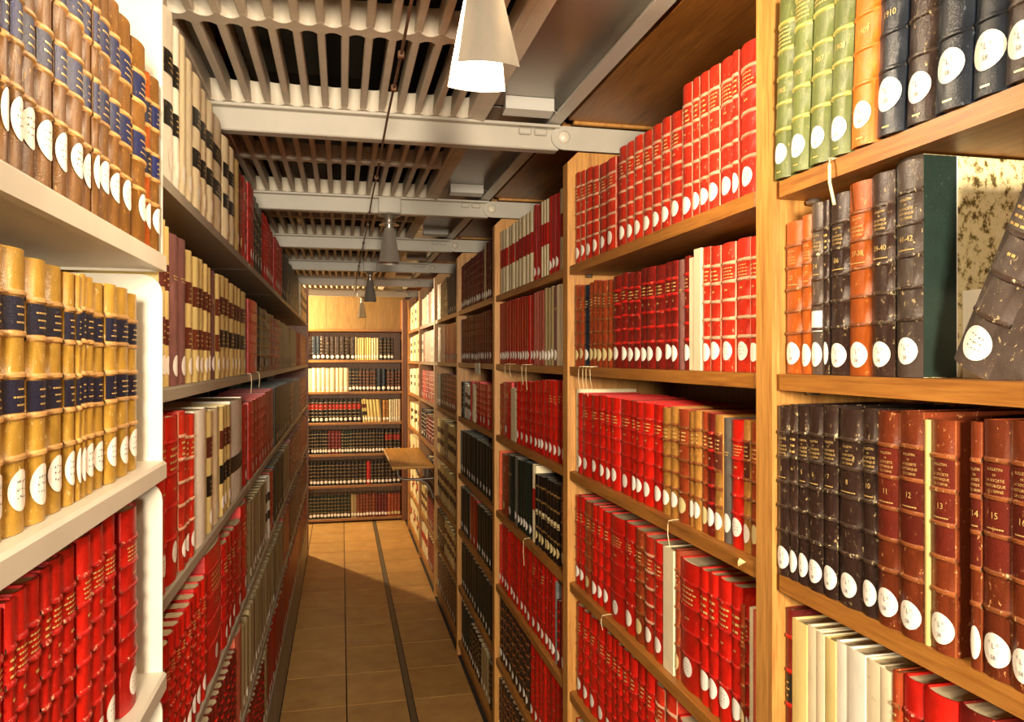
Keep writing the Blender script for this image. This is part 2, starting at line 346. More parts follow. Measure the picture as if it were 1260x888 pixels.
def rib(x0, n, yc, hw, flip):
    """cross rib with a scalloped hollow at the end of each slot, on the sides listed in flip"""
    S = 6; m = MB(); rows = []
    for k in range(n*S+1):
        f = (k % S)/S; e = abs(2*f-1)**2.2                     # 1 at a bar, 0 mid-slot
        x = x0+k*BP/S; a = hw+.026*e
        bo, to = hw*.75+.024*e, hw*1.9+.010*e; lo = [(bo if q in flip else hw) for q in (-1, 1)]; hi = [(to if q in flip else hw) for q in (-1, 1)]
        rows.append([(x, yc-lo[0], H+.656), (x, yc+lo[1], H+.656), (x, yc+hi[1], H+.706), (x, yc-hi[0], H+.706)])
    V = [p for r in rows for p in r]; Fc = [(i*4+j, i*4+(j+1) % 4, (i+1)*4+(j+1) % 4, (i+1)*4+j) for i in range(len(rows)-1) for j in range(4)]
    Fc += [(0, 1, 2, 3), tuple(len(V)-4+j for j in (3, 2, 1, 0))]
    return m.add(V, Fc, 'iron_grey')
bms = {}
for i in range(len(BEAMY)-1):
    y0, y1 = BEAMY[i]-.02, BEAMY[i+1]-.03; ym = (y0+y1)/2
    t = thing('ceiling_grating', 'grey cast iron grating overhead, %s counted from the end bookcase' % ORD[len(BEAMY)-2-i], 'grating', ((GX0+GX1)/2, ym, H+.656), 'gratings overhead')
    ln = y1-y0-.02; bm_ = bms.setdefault(round(ln, 3), bar_mesh(ln))
    for k in range(NB+1): link('bar', bm_, t, (GX0+k*BP-t.location.x, 0, .0045))
    for yc, fl_ in ((y0+.016, (1,)), (ym, (-1, 1)), (y1-.016, (-1,))): part('cross_rib', rib(GX0, NB, yc, .016, fl_), t, 50)
    xe = GX0+NB*BP
    part('edge_rib', MB().prism([(xe+.006, H+.654), (xe+.036, H+.648), (xe+.040, H+.66), (xe+.02, H+.705), (xe+.004, H+.705)], 1, y0+.002, y1-.002, 'iron_grey'), t)
    p = thing('ceiling_plate', 'smooth grey steel sheet beside the overhead grating, %s from the end bookcase' % ORD[len(BEAMY)-2-i], 'steel plate', (.5, ym, H+.68), 'steel sheets beside the gratings')
    part('sheet', MB().box(.40, .60, y0+.005, y1-.005, H+.707, H+.711, 'plate_grey'), p)
    part('edge_angle', MB().prism([(.566, H+.660), (.60, H+.657), (.602, H+.706), (.598, H+.706), (.596, H+.664), (.566, H+.664)], 1, y0+.004, y1-.004, 'trim_grey'), p)
    part('end_angle', MB().prism([(y1-.09, H+.672), (y1-.045, H+.666), (y1-.045, H+.672), (y1-.085, H+.706), (y1-.09, H+.706)], 0, .43, .565, 'trim_grey'), p)
    s = tag(link('soffit_board', None, None, ((.63+XR+DEP)/2, ym, H+.675)), 'brown wooden board over the top oak shelf, %s from the end bookcase' % ORD[len(BEAMY)-2-i], 'board', 'boards over the oak bookcases')
    part('panel', MB().box(.622, XR+DEP, y0+.02, y1-.035, H+.668, H+.686, 'oak_soffit', .002), s)
    part('batten', MB().box(.64, XR+DEP, y1-.034, y1-.016, H+.660, H+.680, 'oak_upright', .002), s)

# ------------------------------------------------------------------ hanging lamps and cable
LX = .19
def lamp(yb, lit, n_label):
    yc = yb-.03; t = thing('aisle_lamp', n_label, 'lamp', (LX, yc, BZ0), 'lamps hung under the cross beams')
    part('mounting_box', MB().box(LX-.046, LX+.046, yb-.074, yb-.0625, BZ0-.002, BZ1-.004, 'steel_grey', .004), t)
    m = MB(); m.lathe([(0, 0), (.044, 0), (.046, -.005), (.024, -.012), (.014, -.022), (.014, -.034), (0, -.034)], (LX, yc, BZ0-.0005), 'lamp_metal', 24); part('ceiling_rose', m, t, 35)
    m = MB(); m.lathe([(.014, -.034), (.040, -.041), (.042, -.044), (.036, -.046), (.016, -.043), (.013, -.075), (0, -.077)], (LX, yc, BZ0), 'lamp_metal', 24); part('socket', m, t, 35)
    z1, z0 = BZ0-.056, H+.388
    for sgn, nm in ((-1, 'reflector_plate'), (1, 'reflector_plate')):
        m = MB(); n = 8; V = []; th = .0012
        for (z, hwid, off, bow) in ((z1, .018, .016, .004), ((z1+z0)/2, .030, .036, .007), (z0, .042, .058, .011)):
            for q in range(2):
                for k in range(n+1):
                    x = -1+2*k/n; V.append((LX+hwid*x, yc+sgn*(off-th*q-bow*x*x), z))
        R = 2*(n+1)
        Fc = []
        for r in range(2):
            for k in range(n):
                Fc += [(r*R+k, r*R+k+1, (r+1)*R+k+1, (r+1)*R+k), (r*R+n+1+k, (r+1)*R+n+1+k, (r+1)*R+n+2+k, r*R+n+2+k)]
            Fc += [(r*R, (r+1)*R, (r+1)*R+n+1, r*R+n+1), (r*R+n, r*R+2*n+1, (r+1)*R+2*n+1, (r+1)*R+n)]
        for r, base in ((0, 0), (2, 2*R)):
            Fc += [(base+k, base+n+1+k, base+n+2+k, base+k+1) for k in range(n)]
        m.add(V, Fc, 'lamp_metal'); part(nm, m, t, 60)
    m = MB(); m.lathe([(0.0001, -.135), (.012, -.131), (.018, -.118), (.017, -.105), (.010, -.088), (.009, -.076)], (LX, yc, BZ0), 'bulb_glow' if lit else 'bulb_glass', 14); part('bulb', m, t, 60)
    return t
for i, lab in ((1+1, 'lit metal lamp of two reflector plates hung between the red rows'), (4, 'unlit metal lamp hung under the second visible cross beam'),
               (6, 'unlit metal lamp hung under the fourth visible cross beam'), (8, 'unlit metal lamp hung beside the end bookcase')):
    lamp(BEAMY[i], i == 2, lab)
point_light('lamp_light', (LX, BEAMY[2]-.03, BZ0-.155), LAMP_POWER, LAMP_COLOUR, .02)
# added stand and head, out of view, around the photographer's light
px, py, pz = PHOTO_LOC
t = thing('added_flash_lamp', 'added round photographic lamp on a stand, unseen behind the viewpoint', 'lamp', (px, py-.1, 0))
m = MB(); m.lathe([(.012, .03), (.012, pz-.16)], (px, py-.1, 0), 'bracket_metal', 10); part('stand', m, t, 40)
for k in range(3):
    a = k*2*pi/3+.5; part('leg', MB().tube([(px, py-.1, .35), (px+.32*cos(a), py-.1+.32*sin(a), .012)], .01, 'bracket_metal', 8), t, 40)
m = MB(); m.lathe([(.03, -.12), (.10, -.10), (.19, .0), (.185, .0), (.10, -.09), (0, -.10)], (0, 0, 0), 'steel_white', 24); m.v = [(px+x, py-.01+z, pz+y) for x, y, z in m.v]; part('reflector', m, t, 40)
CLX, CLY = -.85, 7.48
t = thing('cross_aisle_lamp', 'lit metal lamp hung in the cross aisle beside the end bookcase', 'lamp', (CLX, CLY, BZ0))
m = MB(); m.lathe([(0, .074), (.03, .074), (.03, -.03), (.012, -.04), (.012, -.08), (0, -.08)], (CLX, CLY, BZ0), 'lamp_metal', 16); part('socket', m, t, 40)
m = MB(); m.lathe([(0.0001, -.145), (.014, -.14), (.022, -.125), (.02, -.11), (.01, -.09), (.009, -.08)], (CLX, CLY, BZ0), 'bulb_glow', 14); part('bulb', m, t, 60)
point_light('lamp_light', (CLX, CLY, BZ0-.17), CROSS_POWER, CROSS_COLOUR, .03)
cb = thing('hanging_cable', 'thin brown cable with clips running lengthwise under the gratings', 'cable', (.107, 3.5, H+.56))
cy = [(.107, .6+k*.2, H+.566+.006*sin(k*1.3)-.004*sin(k*.55)) for k in range(34)]
part('cord', MB().tube(cy, .0028, 'cable', 6), cb)
for k in range(12):
    p = cy[1+k*2+(k % 2)]; part('clip', MB().box(p[0]-.006, p[0]+.006, p[1]-.007, p[1]+.007, p[2]-.006, p[2]+.007, 'cable', .002), cb)

# ------------------------------------------------------------------ fold-out writing shelf
wsx0, wsx1, wsy0, wsy1, wsz = .335, XR-.002, 5.20, 6.26, H-.734
t = thing('writing_shelf', 'yellow-brown wooden fold-out shelf on curved metal brackets over the aisle', 'shelf', (.5, 5.7, wsz))
part('board', MB().box(wsx0, wsx1, wsy0, wsy1, wsz-.024, wsz, 'desk_wood', .004), t)
for yy in (5.215, 6.22):
    arm = [(.375, yy, wsz-.025), (.376, yy, wsz-.05)]+[(.376+.055*(1-cos(a)), yy, wsz-.05-.045*sin(a)) for a in [k*pi/14 for k in range(1, 8)]]+[(.5, yy, wsz-.096), (.62, yy, wsz-.092)]
    part('bracket_arm', MB().tube(arm, .009, 'bracket_metal', 8), t, 60)
    br = [(.50, yy, wsz-.10), (.54, yy, wsz-.105), (.575, yy, wsz-.125), (.60, yy, wsz-.165), (.62, yy, wsz-.225)]
    part('brace', MB().tube(br, .008, 'bracket_metal', 8), t, 60)

# ------------------------------------------------------------------ books: styles
ST = {}
def S(key, col, desc, band=None, nb=5, labels=(), gilt='title', sticker='sticker', kind='leather_book', d=.175, bulge=.14, sr=.0165, sz=.034, pages='pages'):
    ST[key] = dict(col=col, desc=desc, band=band, nb=nb, labels=labels, gilt=gilt, sticker=sticker, kind=kind, d=d, bulge=bulge, sr=sr, sz=sz, pages=pages)
up2 = lambda m: ((3.0, 3.92, m), (1.0, 1.92, m))          # labels in the second and fourth compartments from the top
S('calf', 'calf', 'tan calf book, two blue spine labels', 'band_calf', 5, ((4.08, 4.92, 'label_blue'), (2.08, 2.92, 'label_blue')), 'dots', sr=.019, sz=.047)
S('calfy', 'calf_yellow', 'yellow calf book, two navy spine labels', 'band_calf', 5, ((4.1, 4.9, 'label_navy'), (2.1, 2.9, 'label_navy')), 'dots', sr=.019, sz=.036)
S('redw', 'red_worn', 'worn red leather book with pale bands', 'band_pale', 5)
S('red', 'red', 'red leather book with raised bands', 'band_red', 5)
S('redlow', 'red', 'scuffed red leather book with raised bands', 'band_scuffed', 6, gilt='title', sr=.018)
S('reds', 'red_deep', 'smooth red cloth book', None, 0, gilt='small', kind='cloth_book', bulge=.1)
S('bigred', 'red', 'thick red leather book', 'band_red', 4, sr=.018, sz=.045)
S('drk', 'dark_red', 'dark red leather book with bands', 'band_red', 5)
S('brr', 'brown_red', 'reddish brown leather book with bands', 'band_brown', 5, sticker='sticker_old')
S('maroon', 'maroon', 'maroon leather book', 'band_maroon', 5, gilt='small')
S('tan', 'tan', 'tan leather book with bands', 'band_brown', 5)
S('tanr', 'tan', 'speckled tan book, dark red label', 'band_brown', 5, ((3.08, 4.9, 'label_brown'),))
S('brown', 'brown', 'chestnut brown leather book with bands', 'band_brown', 5)
S('chest', 'chestnut', 'light chestnut leather book with bands', 'band_brown', 5)
S('bblack', 'brown_black', 'blackish brown leather book with bands', 'band_dark', 5)
S('gbrown', 'grey_brown', 'grey-brown leather book with bands', 'band_dark', 5)
S('dbrown', 'brown_black', 'dark brown leather book', 'band_brown', 5)
S('olive', 'olive', 'olive green leather book with gilt bands', 'band_olive', 5)
S('orange', 'orange', 'orange leather book with bands', 'orange', 5)
S('navy', 'navy', 'navy leather book with bands', 'band_navy', 5, sr=.017)
S('navyd', 'navy', 'thin navy cloth book', 'band_navy', 5)
S('green', 'green_dark', 'dark green leather book', None, 0, gilt='small', kind='cloth_book')
S('greenb', 'green_dark', 'dark green leather book with bands', 'band_gilt', 5, gilt='small')
S('black', 'black', 'black leather book with gilt bands', 'band_gilt', 5, gilt='title')
S('blackp', 'black', 'black book with round pale labels', 'band_gilt', 4, ((1.9, 2.3, 'label_cream'),), gilt='title', sticker='sticker_old')
S('blackr', 'black', 'black book with red spine label', 'band_gilt', 5, ((3.1, 4.6, 'label_red'),), gilt='small')
S('velblk', 'vellum', 'cream vellum book, two black labels', None, 0, ((.60, .745, 'label_black'), (.30, .44, 'label_black')), 'dots', 'vellum_white', 'vellum_book', bulge=.25)
S('velw', 'vellum_white', 'white vellum book, two black labels', None, 0, ((.62, .76, 'label_black'), (.32, .46, 'label_black')), 'dots', 'vellum_white', 'vellum_book', bulge=.2)
S('velpl', 'vellum', 'plain cream vellum book', None, 0, (), None, 'vellum_white', 'vellum_book', bulge=.25)
S('velbr', 'vellum_yellow', 'yellowish vellum book, two brown labels', None, 0, ((.60, .76, 'label_brown'), (.26, .42, 'label_brown')), 'dots', 'sticker', 'vellum_book', bulge=.25)
S('velbk', 'vellum_yellow', 'yellowish vellum book, brown and black labels', None, 0, ((.62, .79, 'label_brown'), (.30, .47, 'label_black')), 'dots', 'sticker', 'vellum_book', bulge=.25)
S('velred', 'vellum', 'cream vellum book, broad red label', None, 0, ((.42, .70, 'label_red'),), None, None, 'vellum_book', bulge=.2)
S('velbig', 'vellum_white', 'thick white vellum book', None, 0, (), None, None, 'vellum_book', bulge=.3)
S('velbigl', 'vellum_white', 'thick white vellum book, black label', None, 0, ((.28, .44, 'label_black'),), None, None, 'vellum_book', bulge=.3)
S('velo', 'vellum_brown', 'greyish buff book', None, 0, (), None, 'sticker', 'vellum_book', bulge=.15)
S('pamph', 'paper_wrap', 'cream paper-wrapped pamphlet volume', None, 0, (), None, None, 'pamphlet', d=.17, bulge=.05)
S('mauve', 'mauve', 'mauve cloth book', None, 0, (), 'small', 'sticker', 'cloth_book', bulge=.12, sr=.018)
S('pinkc', 'pink_cloth', 'pinkish brown cloth book', None, 0, (), None, 'sticker', 'cloth_book', bulge=.1)
S('grey', 'grey_cloth', 'grey cloth book', None, 0, (), 'small', 'sticker', 'cloth_book', bulge=.1)
S('palegrey', 'pale_grey', 'pale grey book', None, 0, (), None, None, 'cloth_book', bulge=.08)
S('orangec', 'orange_cloth', 'orange cloth book', None, 0, (), None, 'sticker', 'cloth_book', bulge=.12)
S('coral', 'coral', 'coral pink cloth book', None, 0, (), None, 'sticker', 'cloth_book', bulge=.12)
S('white', 'paper_wrap', 'white board slipcase', None, 0, (), None, None, 'slipcase', bulge=.0)
S('pinkp', 'pinkish_paper', 'pale pink paper-bound book', None, 0, (), None, 'sticker', 'pamphlet', bulge=.05)
S('velyel', 'vellum_yellow', 'yellow vellum book', None, 0, (), None, 'vellum_white', 'vellum_book', bulge=.2)
S('bullb', 'brown_black', 'blackish brown leather volume of the bulletin', 'band_dark', 5, (), 'bull', sz=.028)
S('bullr', 'brown', 'chestnut leather volume of the bulletin', 'band_brown', 5, ((2.08, 4.92, 'label_mahogany'),), 'bull', sz=.028)
S('bullc', 'chestnut', 'light chestnut leather volume of the bulletin', 'band_brown', 5, (), 'bull', sz=.028)
S('bullg', 'grey_brown', 'grey-brown leather volume of the bulletin', 'band_dark', 5, (), 'bull', sz=.028)
S('drlab', 'dark_red', 'dark red leather book, black labels', 'red_deep', 4, ((2.1, 2.9, 'label_black'), (.3, .9, 'label_black')), 'dots', None)
S('year', 'navy', 'navy leather yearbook', 'band_navy', 5, (), 'year', sr=.019, sz=.045)
S('yearb', 'brown_black', 'brown leather yearbook', 'band_dark', 5, (), 'year', sr=.018, sz=.04)
S('yearo', 'orange', 'orange leather yearbook', 'orange', 5, (), 'year', sz=.04)
S('yearg', 'olive', 'olive green leather yearbook', 'band_olive', 5, (), 'year', sz=.036, sr=.0155)

# ------------------------------------------------------------------ books: rows read off the photograph
RECS = []; ROWS = {}
def row(side, bay, shelf, zs, segs, zabove=None, X=None, span=None):
    X = X if X is not None else (SR if side == 'R' else SL)
    key = (bay, shelf); out = []
    for seg in segs:
        st, us, v0, v1 = seg[:4]; o = dict(seg[4]) if len(seg) > 4 else {}
        if isinstance(us, tuple):
            n, u0, u1 = us
            if side == 'B': a, b = x_back(u0, YB), x_back(u1, YB)
            else: a, b = y_at(u0, X), y_at(u1, X)
            ws = [random.uniform(.8, 1.2) for _ in range(n)]; tot = sum(ws); e = [a]
            for q in ws: e.append(e[-1]+(b-a)*q/tot)
        else:
            n = len(us)-1; e = [y_at(u, X) for u in us]; u0, u1 = us[0], us[-1]
        if v0 < 2: h0, h1 = v0, v1
        elif side == 'B': h0, h1 = z_back(u0, v0, YB)-zs, z_back(u1, v1, YB)-zs
        else: h0, h1 = z_at(u0, v0, X)-zs, z_at(u1, v1, X)-zs
        sty = st if isinstance(st, list) else [st]*n
        for k in range(n):
            a, b = sorted((e[k], e[k+1]))
            if span: a, b = max(a, span[0]+.001), min(b, span[1]-.001)
            if b-a < .004: continue
            h = h0+(h1-h0)*(k/(n-1) if n > 1 else .5)+random.uniform(-.0025, .0025)
            if zabove: h = min(h, zabove-.034-zs)
            r = dict(side=side, bay=bay, shelf=shelf, st=sty[k % len(sty)], c=(a+b)/2, w=b-a-.0006, h=h, z=zs+.0006, X=X, inset=random.uniform(0, .004), tilt=0.0, text=None)
            for kk, vv_ in o.items(): r[kk] = vv_[k] if isinstance(vv_, list) else vv_
            out.append(r)
    ROWS[key] = out; RECS.extend(out)
Z = RZS; sp = lambda i: (RB[i]+.0006, RB[i+1]-.0455)
# --- bay with the green volumes and the marbled book
row('R', 'R1', 0, Z[0], [(['yearg']*4+['yearo', 'year', 'yearb', 'year', 'year', 'yearb'], [947, 968, 990, 1015, 1040, 1073, 1106, 1143, 1187, 1230, 1275], .262, .30,
    dict(text=['1905', '1906', '1907', '1908', '1909', '1910', '1915', '1916', '1917', ''], tilt=[3.2, 3.1, 3.0, 3, 3, 3, 3, 3, 3, 3], h=[.262, .285, .287, .288, .287, .288, .287, .292, .29, .28]))], None, .622, sp(0))
row('R', 'R1', 1, Z[1], [(['bullc', 'bullc', 'bullg', 'bullb', 'bullb', 'bullc', 'bullb'], [961, 984, 996, 1010, 1016.5, 1039.5, 1068, 1097], .2, .2,
    dict(h=[.222, .226, .238, .238, .242, .248, .249], text=['23', '27', '24', '29', '36', '37-38', '39-40'], slip=[None, None, (.25, .37), None, None, None, None]))], Z[0], SR, sp(0))
row('R', 'R1', 2, Z[2], [(['bullb']*7, [951.7, 968.8, 978.7, 991.5, 1008.7, 1026, 1056, 1074.5], .25, .255, dict(text=['3', '4', '5', '6', '7', '8', '10'])),
    (['bullr', 'bullr'], [1075, 1103, 1133], .253, .255, dict(text=['11', '12'])), ('velyel', [1133.3, 1140], .25, .25, dict(nostick=1)), (['bullr'], [1140, 1171], .253, .253, dict(text=['13'])),
    (['bullr', 'bullr', 'bullr'], [1190, 1204, 1240, 1275], .255, .255, dict(text=['14', '15', '16']))], Z[1], .629, sp(0))
row('R', 'R1', 3, Z[3], [('drlab', [959.5, 972], 748, 750), (['pamph'], [972, 990, 1002.5, 1011.7, 1025, 1041.7, 1062.5, 1081.7, 1096], 760, 827, dict(kindcol=['vellum_yellow', 'paper_wrap', 'paper_wrap', 'vellum_yellow', 'vellum_white', 'vellum_white', 'paper_wrap', 'paper_wrap'])),
    (['brr', 'redlow', 'bigred', 'drk'], [1096, 1105.5, 1131, 1171, 1215], 822, 888)], Z[2], SR, sp(0))
# --- bay with a full red row on top
row('R', 'R2', 0, Z[0], [('redw', [703.8, 711.5, 717, 726.3, 734, 744, 755], 216, 193), ('redw', [759, 768, 777, 788, 799, 810, 821, 835.5], 184, 134), ('redw', [837, 849, 857.3, 868, 882, 899.5, 907.5, 928], 110, 44)], None, SR, sp(1))
row('R', 'R2', 1, Z[1], [('brr', (2, 704.5, 716.5), 351, 350), ('navyd', [716.5, 721.8], 350, 350), ('brr', (5, 722, 751), 348, 343, dict(stick='sticker_old')), ('drk', [752, 762, 769, 778, 785, 793, 803, 815.5, 824, 831.5], 341, 321),
    ('mauve', [831.8, 838.5], 319, 319, dict(nostick=1)), ('drk', [838.7, 846], 317, 317), ('white', [846.2, 853], 318, 318), ('white', [853.2, 861.5], 307, 307), ('redw', [862, 871.6, 884.5, 901.4, 918.2, 930.5], 306, 289)], Z[0], SR, sp(1))
row('R', 'R2', 2, Z[2], [('white', [699, 703.5], 492, 492), ('velpl', [703.7, 709.3], 480, 480, dict(nostick=1)), ('red', [709.5, 714, 724.5, 734, 742, 749.5, 759.5, 774.5, 780.5, 788, 800, 812], 483, 500),
    (['tan'], [812.5, 821.5, 831.5], 501, 503), ('brr', [831.5, 844.5], 503, 503), (['tan', 'tan', 'brr', 'drk', 'tanr'], [845, 852, 860, 868, 877, 887], 505, 512), ('grey', [887, 896], 513, 513), ('red', [896, 912], 518, 518),
    ('tanr', [912.3, 920.5], 519, 519), ('brr', [920.7, 930.3], 522, 522)], Z[1], SR, sp(1))
row('R', 'R2', 3, Z[3], [('bigred', [697.5, 706.3], 601, 601), ('red', [706.5, 711.5, 717], 608, 612), ('brr', [717, 726], 617, 617), ('red', [726.2, 733, 739, 747.3], 619, 632), ('red', [747.5, 765.5], 637, 637),
    ('redlow', [765.8, 778], 645, 645), ('brr', [778.2, 789.6], 652, 652), ('redw', [789.8, 802], 659, 659), ('red', [802.2, 815.3], 667, 667), ('white', [815.6, 828], 676, 676), ('brr', [828.2, 833], 677, 677),
    ('bigred', [833.2, 857.5, 870.4, 880.7, 896, 909], 685, 724), ('brr', [909.2, 914], 745, 745), ('red', [914.2, 918.5], 735, 735), ('velpl', [918.7, 923.5], 748, 748), ('coral', [923.7, 930.5], 752, 752)], Z[2], SR, sp(1))
row('R', 'R2', 4, Z[4], [('red', [707, 714.5, 722, 731, 742, 750, 757, 764, 772, 781, 792, 802], 741, 832), ('redw', [802, 814, 828], 838, 858), ('red', (5, 829, 929), .23, .24)], Z[3], SR, sp(1))
row('R', 'R2', 5, Z[5], [('red', (22, 700, 928), .23, .25)], Z[4], SR, sp(1))
# --- bay topped by cream volumes with red labels
row('R', 'R3', 0, Z[0], [('velred', (10, 613.5, 654.5), 287, 257), ('reds', (2, 654.7, 663.5), 255, 250), ('velred', (3, 663.7, 674.3), 250, 244), ('reds', (3, 674.5, 685.8), 243, 237), ('velred', (2, 686, 695.5), 235, 228)], None, SR, sp(2))
row('R', 'R3', 1, Z[1], [('reds', (15, 611, 654.5), 374, 362), ('pinkc', (4, 654.7, 669), 361, 356), ('velo', (3, 669.2, 679), 355, 352), ('mauve', (1, 679.2, 685), 352, 352), ('white', (1, 685.2, 690), 350, 350), ('reds', (1, 690.2, 694.5), 347, 347)], Z[0], SR, sp(2))
row('R', 'R3', 2, Z[2], [('brr', (1, 610.5, 617.3), 471, 471), ('red', (1, 617.5, 627), 471, 471), ('white', (1, 627.5, 633.5), 477, 477), ('red', (4, 633.7, 655), 470, 470), ('red', (8, 655, 694.8), 468, 469)], Z[1], SR, sp(2))
row('R', 'R3', 3, Z[3], [('orangec', (1, 608.5, 614), 552, 552, dict(tilt=3)), ('brr', (1, 615.5, 622.5), 559, 559), ('green', (1, 623, 630.5), 560, 560), ('grey', (1, 631, 634.5), 562, 562), ('green', (5, 635, 652.5), 565, 571), ('velred', (1, 653, 657), 572, 572),
    ('blackp', (8, 657.3, 687), 582, 597), ('brr', (1, 687.5, 694.5), 600, 600)], Z[2], SR, sp(2))
row('R', 'R3', 4, Z[4], [('red', (14, 608.5, 668), 640, 686), ('redlow', (3, 668.3, 681), 692, 703), ('palegrey', (1, 681.3, 684), 716, 716), ('drk', (1, 684.3, 687.5), 738, 738), ('coral', (1, 688, 694.6), 722, 722)], Z[3], SR, sp(2))
row('R', 'R3', 5, Z[5], [('dbrown', (11, 608.5, 649), 727, 772), ('red', (8, 650.5, 694), 787, 841)], Z[4], SR, sp(2))
row('R', 'R3', 6, Z[6], [('dbrown', (12, 608.5, 650), .22, .23), ('black', (6, 651, 694), .23, .23)], Z[5], SR, sp(2))
# --- the four bays beyond
def far(i, shelf, segs, **k): row('R', 'R%d' % (i+1), shelf, Z[shelf], segs, Z[shelf-1] if shelf else None, SR, sp(i))
far(3, 0, [('maroon', (13, 566, 594), .245, .25), ('velo', (1, 594, 596.5), .26, .26), ('maroon', (3, 596.5, 604), .265, .265)]); far(3, 1, [('maroon', (17, 565, 604), .235, .24)])
far(3, 2, [('black', (1, 566, 569), .19, .19), ('velw', (2, 570, 577), .18, .17, dict(tilt=3)), ('reds', (1, 577.5, 579), .2, .2, dict(tilt=4)), ('velpl', (1, 579.5, 583), .18, .18, dict(tilt=4)), ('red', (4, 584, 604), .2, .2)])
far(3, 3, [('green', (12, 564, 604), .235, .235)]); far(3, 4, [('green', (5, 564.5, 576), .235, .235), ('reds', (2, 576, 585), .24, .24), ('green', (6, 585.5, 604), .235, .235)])
far(3, 5, [('green', (13, 564, 604), .24, .24)]); far(3, 6, [('green', (6, 564, 578), .22, .22), ('black', (5, 578, 590), .2, .2), ('velo', (3, 590, 600), .2, .2), ('black', (1, 600, 604), .2, .2)])
far(4, 0, [('velpl', (1, 534.5, 537), .22, .22), ('reds', (2, 537, 541), .24, .24), ('velo', (2, 541, 545), .23, .23), ('black', (2, 545, 549.5), .25, .25), ('grey', (4, 549.5, 560.5), .24, .25)])
far(4, 1, [('velw', (2, 535, 539), .235, .235), ('pinkp', (4, 539, 547), .23, .23), ('reds', (8, 547, 560.5), .23, .235)]); far(4, 2, [('grey', (4, 535, 543), .21, .21), ('maroon', (3, 543.5, 549), .22, .22), ('drk', (6, 549, 560.5), .22, .22)])
far(4, 3, [('velbr', (4, 535, 545), .225, .225), ('velo', (2, 545, 550), .22, .22), ('velbk', (4, 550, 560.5), .22, .22)]); far(4, 4, [('velbk', (9, 535, 560.5), .24, .23)])
far(4, 5, [('blackp', (5, 535, 545), .22, .22), ('velbk', (5, 545.5, 560.5), .22, .21)]); far(4, 6, [('dbrown', (12, 535, 560.5), .22, .23)])
far(5, 0, [('pinkp', (4, 517.5, 524), .22, .22), ('velw', (1, 524, 526), .23, .23), ('orangec', (1, 526.5, 529), .235, .235), ('velw', (1, 529, 531), .23, .23), ('reds', (1, 531, 532.5), .24, .24)])
far(5, 1, [('velw', (2, 517.5, 520), .22, .22), ('reds', (1, 520, 522), .23, .23), ('pinkp', (4, 522, 529), .23, .23), ('velw', (2, 529, 532.5), .23, .23)]); far(5, 2, [('red', (5, 517.5, 532.5), .225, .225)])
far(5, 3, [('black', (3, 517.5, 523), .22, .22), ('drk', (3, 523.5, 532.5), .2, .2)]); far(5, 4, [('palegrey', (2, 519, 524), .15, .14), ('black', (3, 526, 532.5), .1, .1)])
far(5, 5, [('velbr', (3, 517.5, 524), .22, .22), ('drk', (4, 524.5, 532.5), .22, .22)]); far(5, 6, [('velred', (4, 517.5, 525), .22, .22), ('drk', (4, 525.5, 532.5), .22, .22)])
for k in range(7):
    far(6, k, [([['velyel', 'velpl', 'velw'], ['velyel', 'velw', 'pinkp'], ['velpl', 'velw', 'pinkp'], ['velpl', 'velbr', 'velw'], ['velred', 'velpl', 'velyel'], ['velred', 'velpl', 'velbr'], ['velbr', 'velred', 'velpl']][k], (8, 503.5, 515.2), .215, .235)])
# --- end bookcase
def brow(shelf, segs): row('B', 'B', shelf, BZ[shelf+1], segs, BZ[shelf], 0, (BX0+.001, BX1-.001))
brow(0, [('bblack', (3, 345, 384), .23, .23), ('navy', (2, 384, 394), .235, .235), ('bblack', (7, 394, 437), .235, .23), ('velo', (1, 437, 440), .23, .23), ('velyel', (6, 440, 457), .22, .225), ('velpl', (3, 457, 466), .22, .22), ('black', (4, 466.5, 484.5), .225, .22)])
brow(1, [('velpl', (3, 345, 384), .23, .23), ('velpl', (8, 384, 429), .235, .235), ('black', (3, 429, 442), .23, .23), ('dbrown', (5, 442, 463), .23, .23), ('navy', (2, 463, 475), .225, .225), ('dbrown', (4, 476, 493), .22, .225)])
brow(2, [('blackr', (4, 345, 383), .23, .23), ('blackr', (12, 383, 444), .235, .235), ('velbk', (2, 447, 453), .23, .23, dict(tilt=-5)), ('velyel', (4, 453, 470), .225, .225, dict(tilt=-5)), ('tan', (2, 471, 479), .22, .22), ('velpl', (5, 479, 493), .225, .225)])
brow(3, [('black', (4, 345, 383), .23, .23), ('black', (6, 383, 403), .235, .235), ('maroon', (4, 403, 420), .235, .23), ('greenb', (4, 420, 434), .23, .23), ('black', (10, 434, 473), .235, .235), ('blackr', (4, 474, 493), .235, .235)])
brow(4, [('black', (4, 345, 381), .23, .23), ('black', (15, 381, 451), .235, .235), ('red', (1, 451, 456), .235, .235), ('black', (8, 456, 493), .235, .235)])
brow(5, [('greenb', (4, 345, 380), .23, .23), ('greenb', (12, 380, 431), .235, .235), ('velo', (2, 432, 439), .235, .23), ('brown', (6, 439, 462), .235, .235), ('maroon', (4, 462, 477), .23, .23), ('brr', (4, 477, 493), .23, .23)])
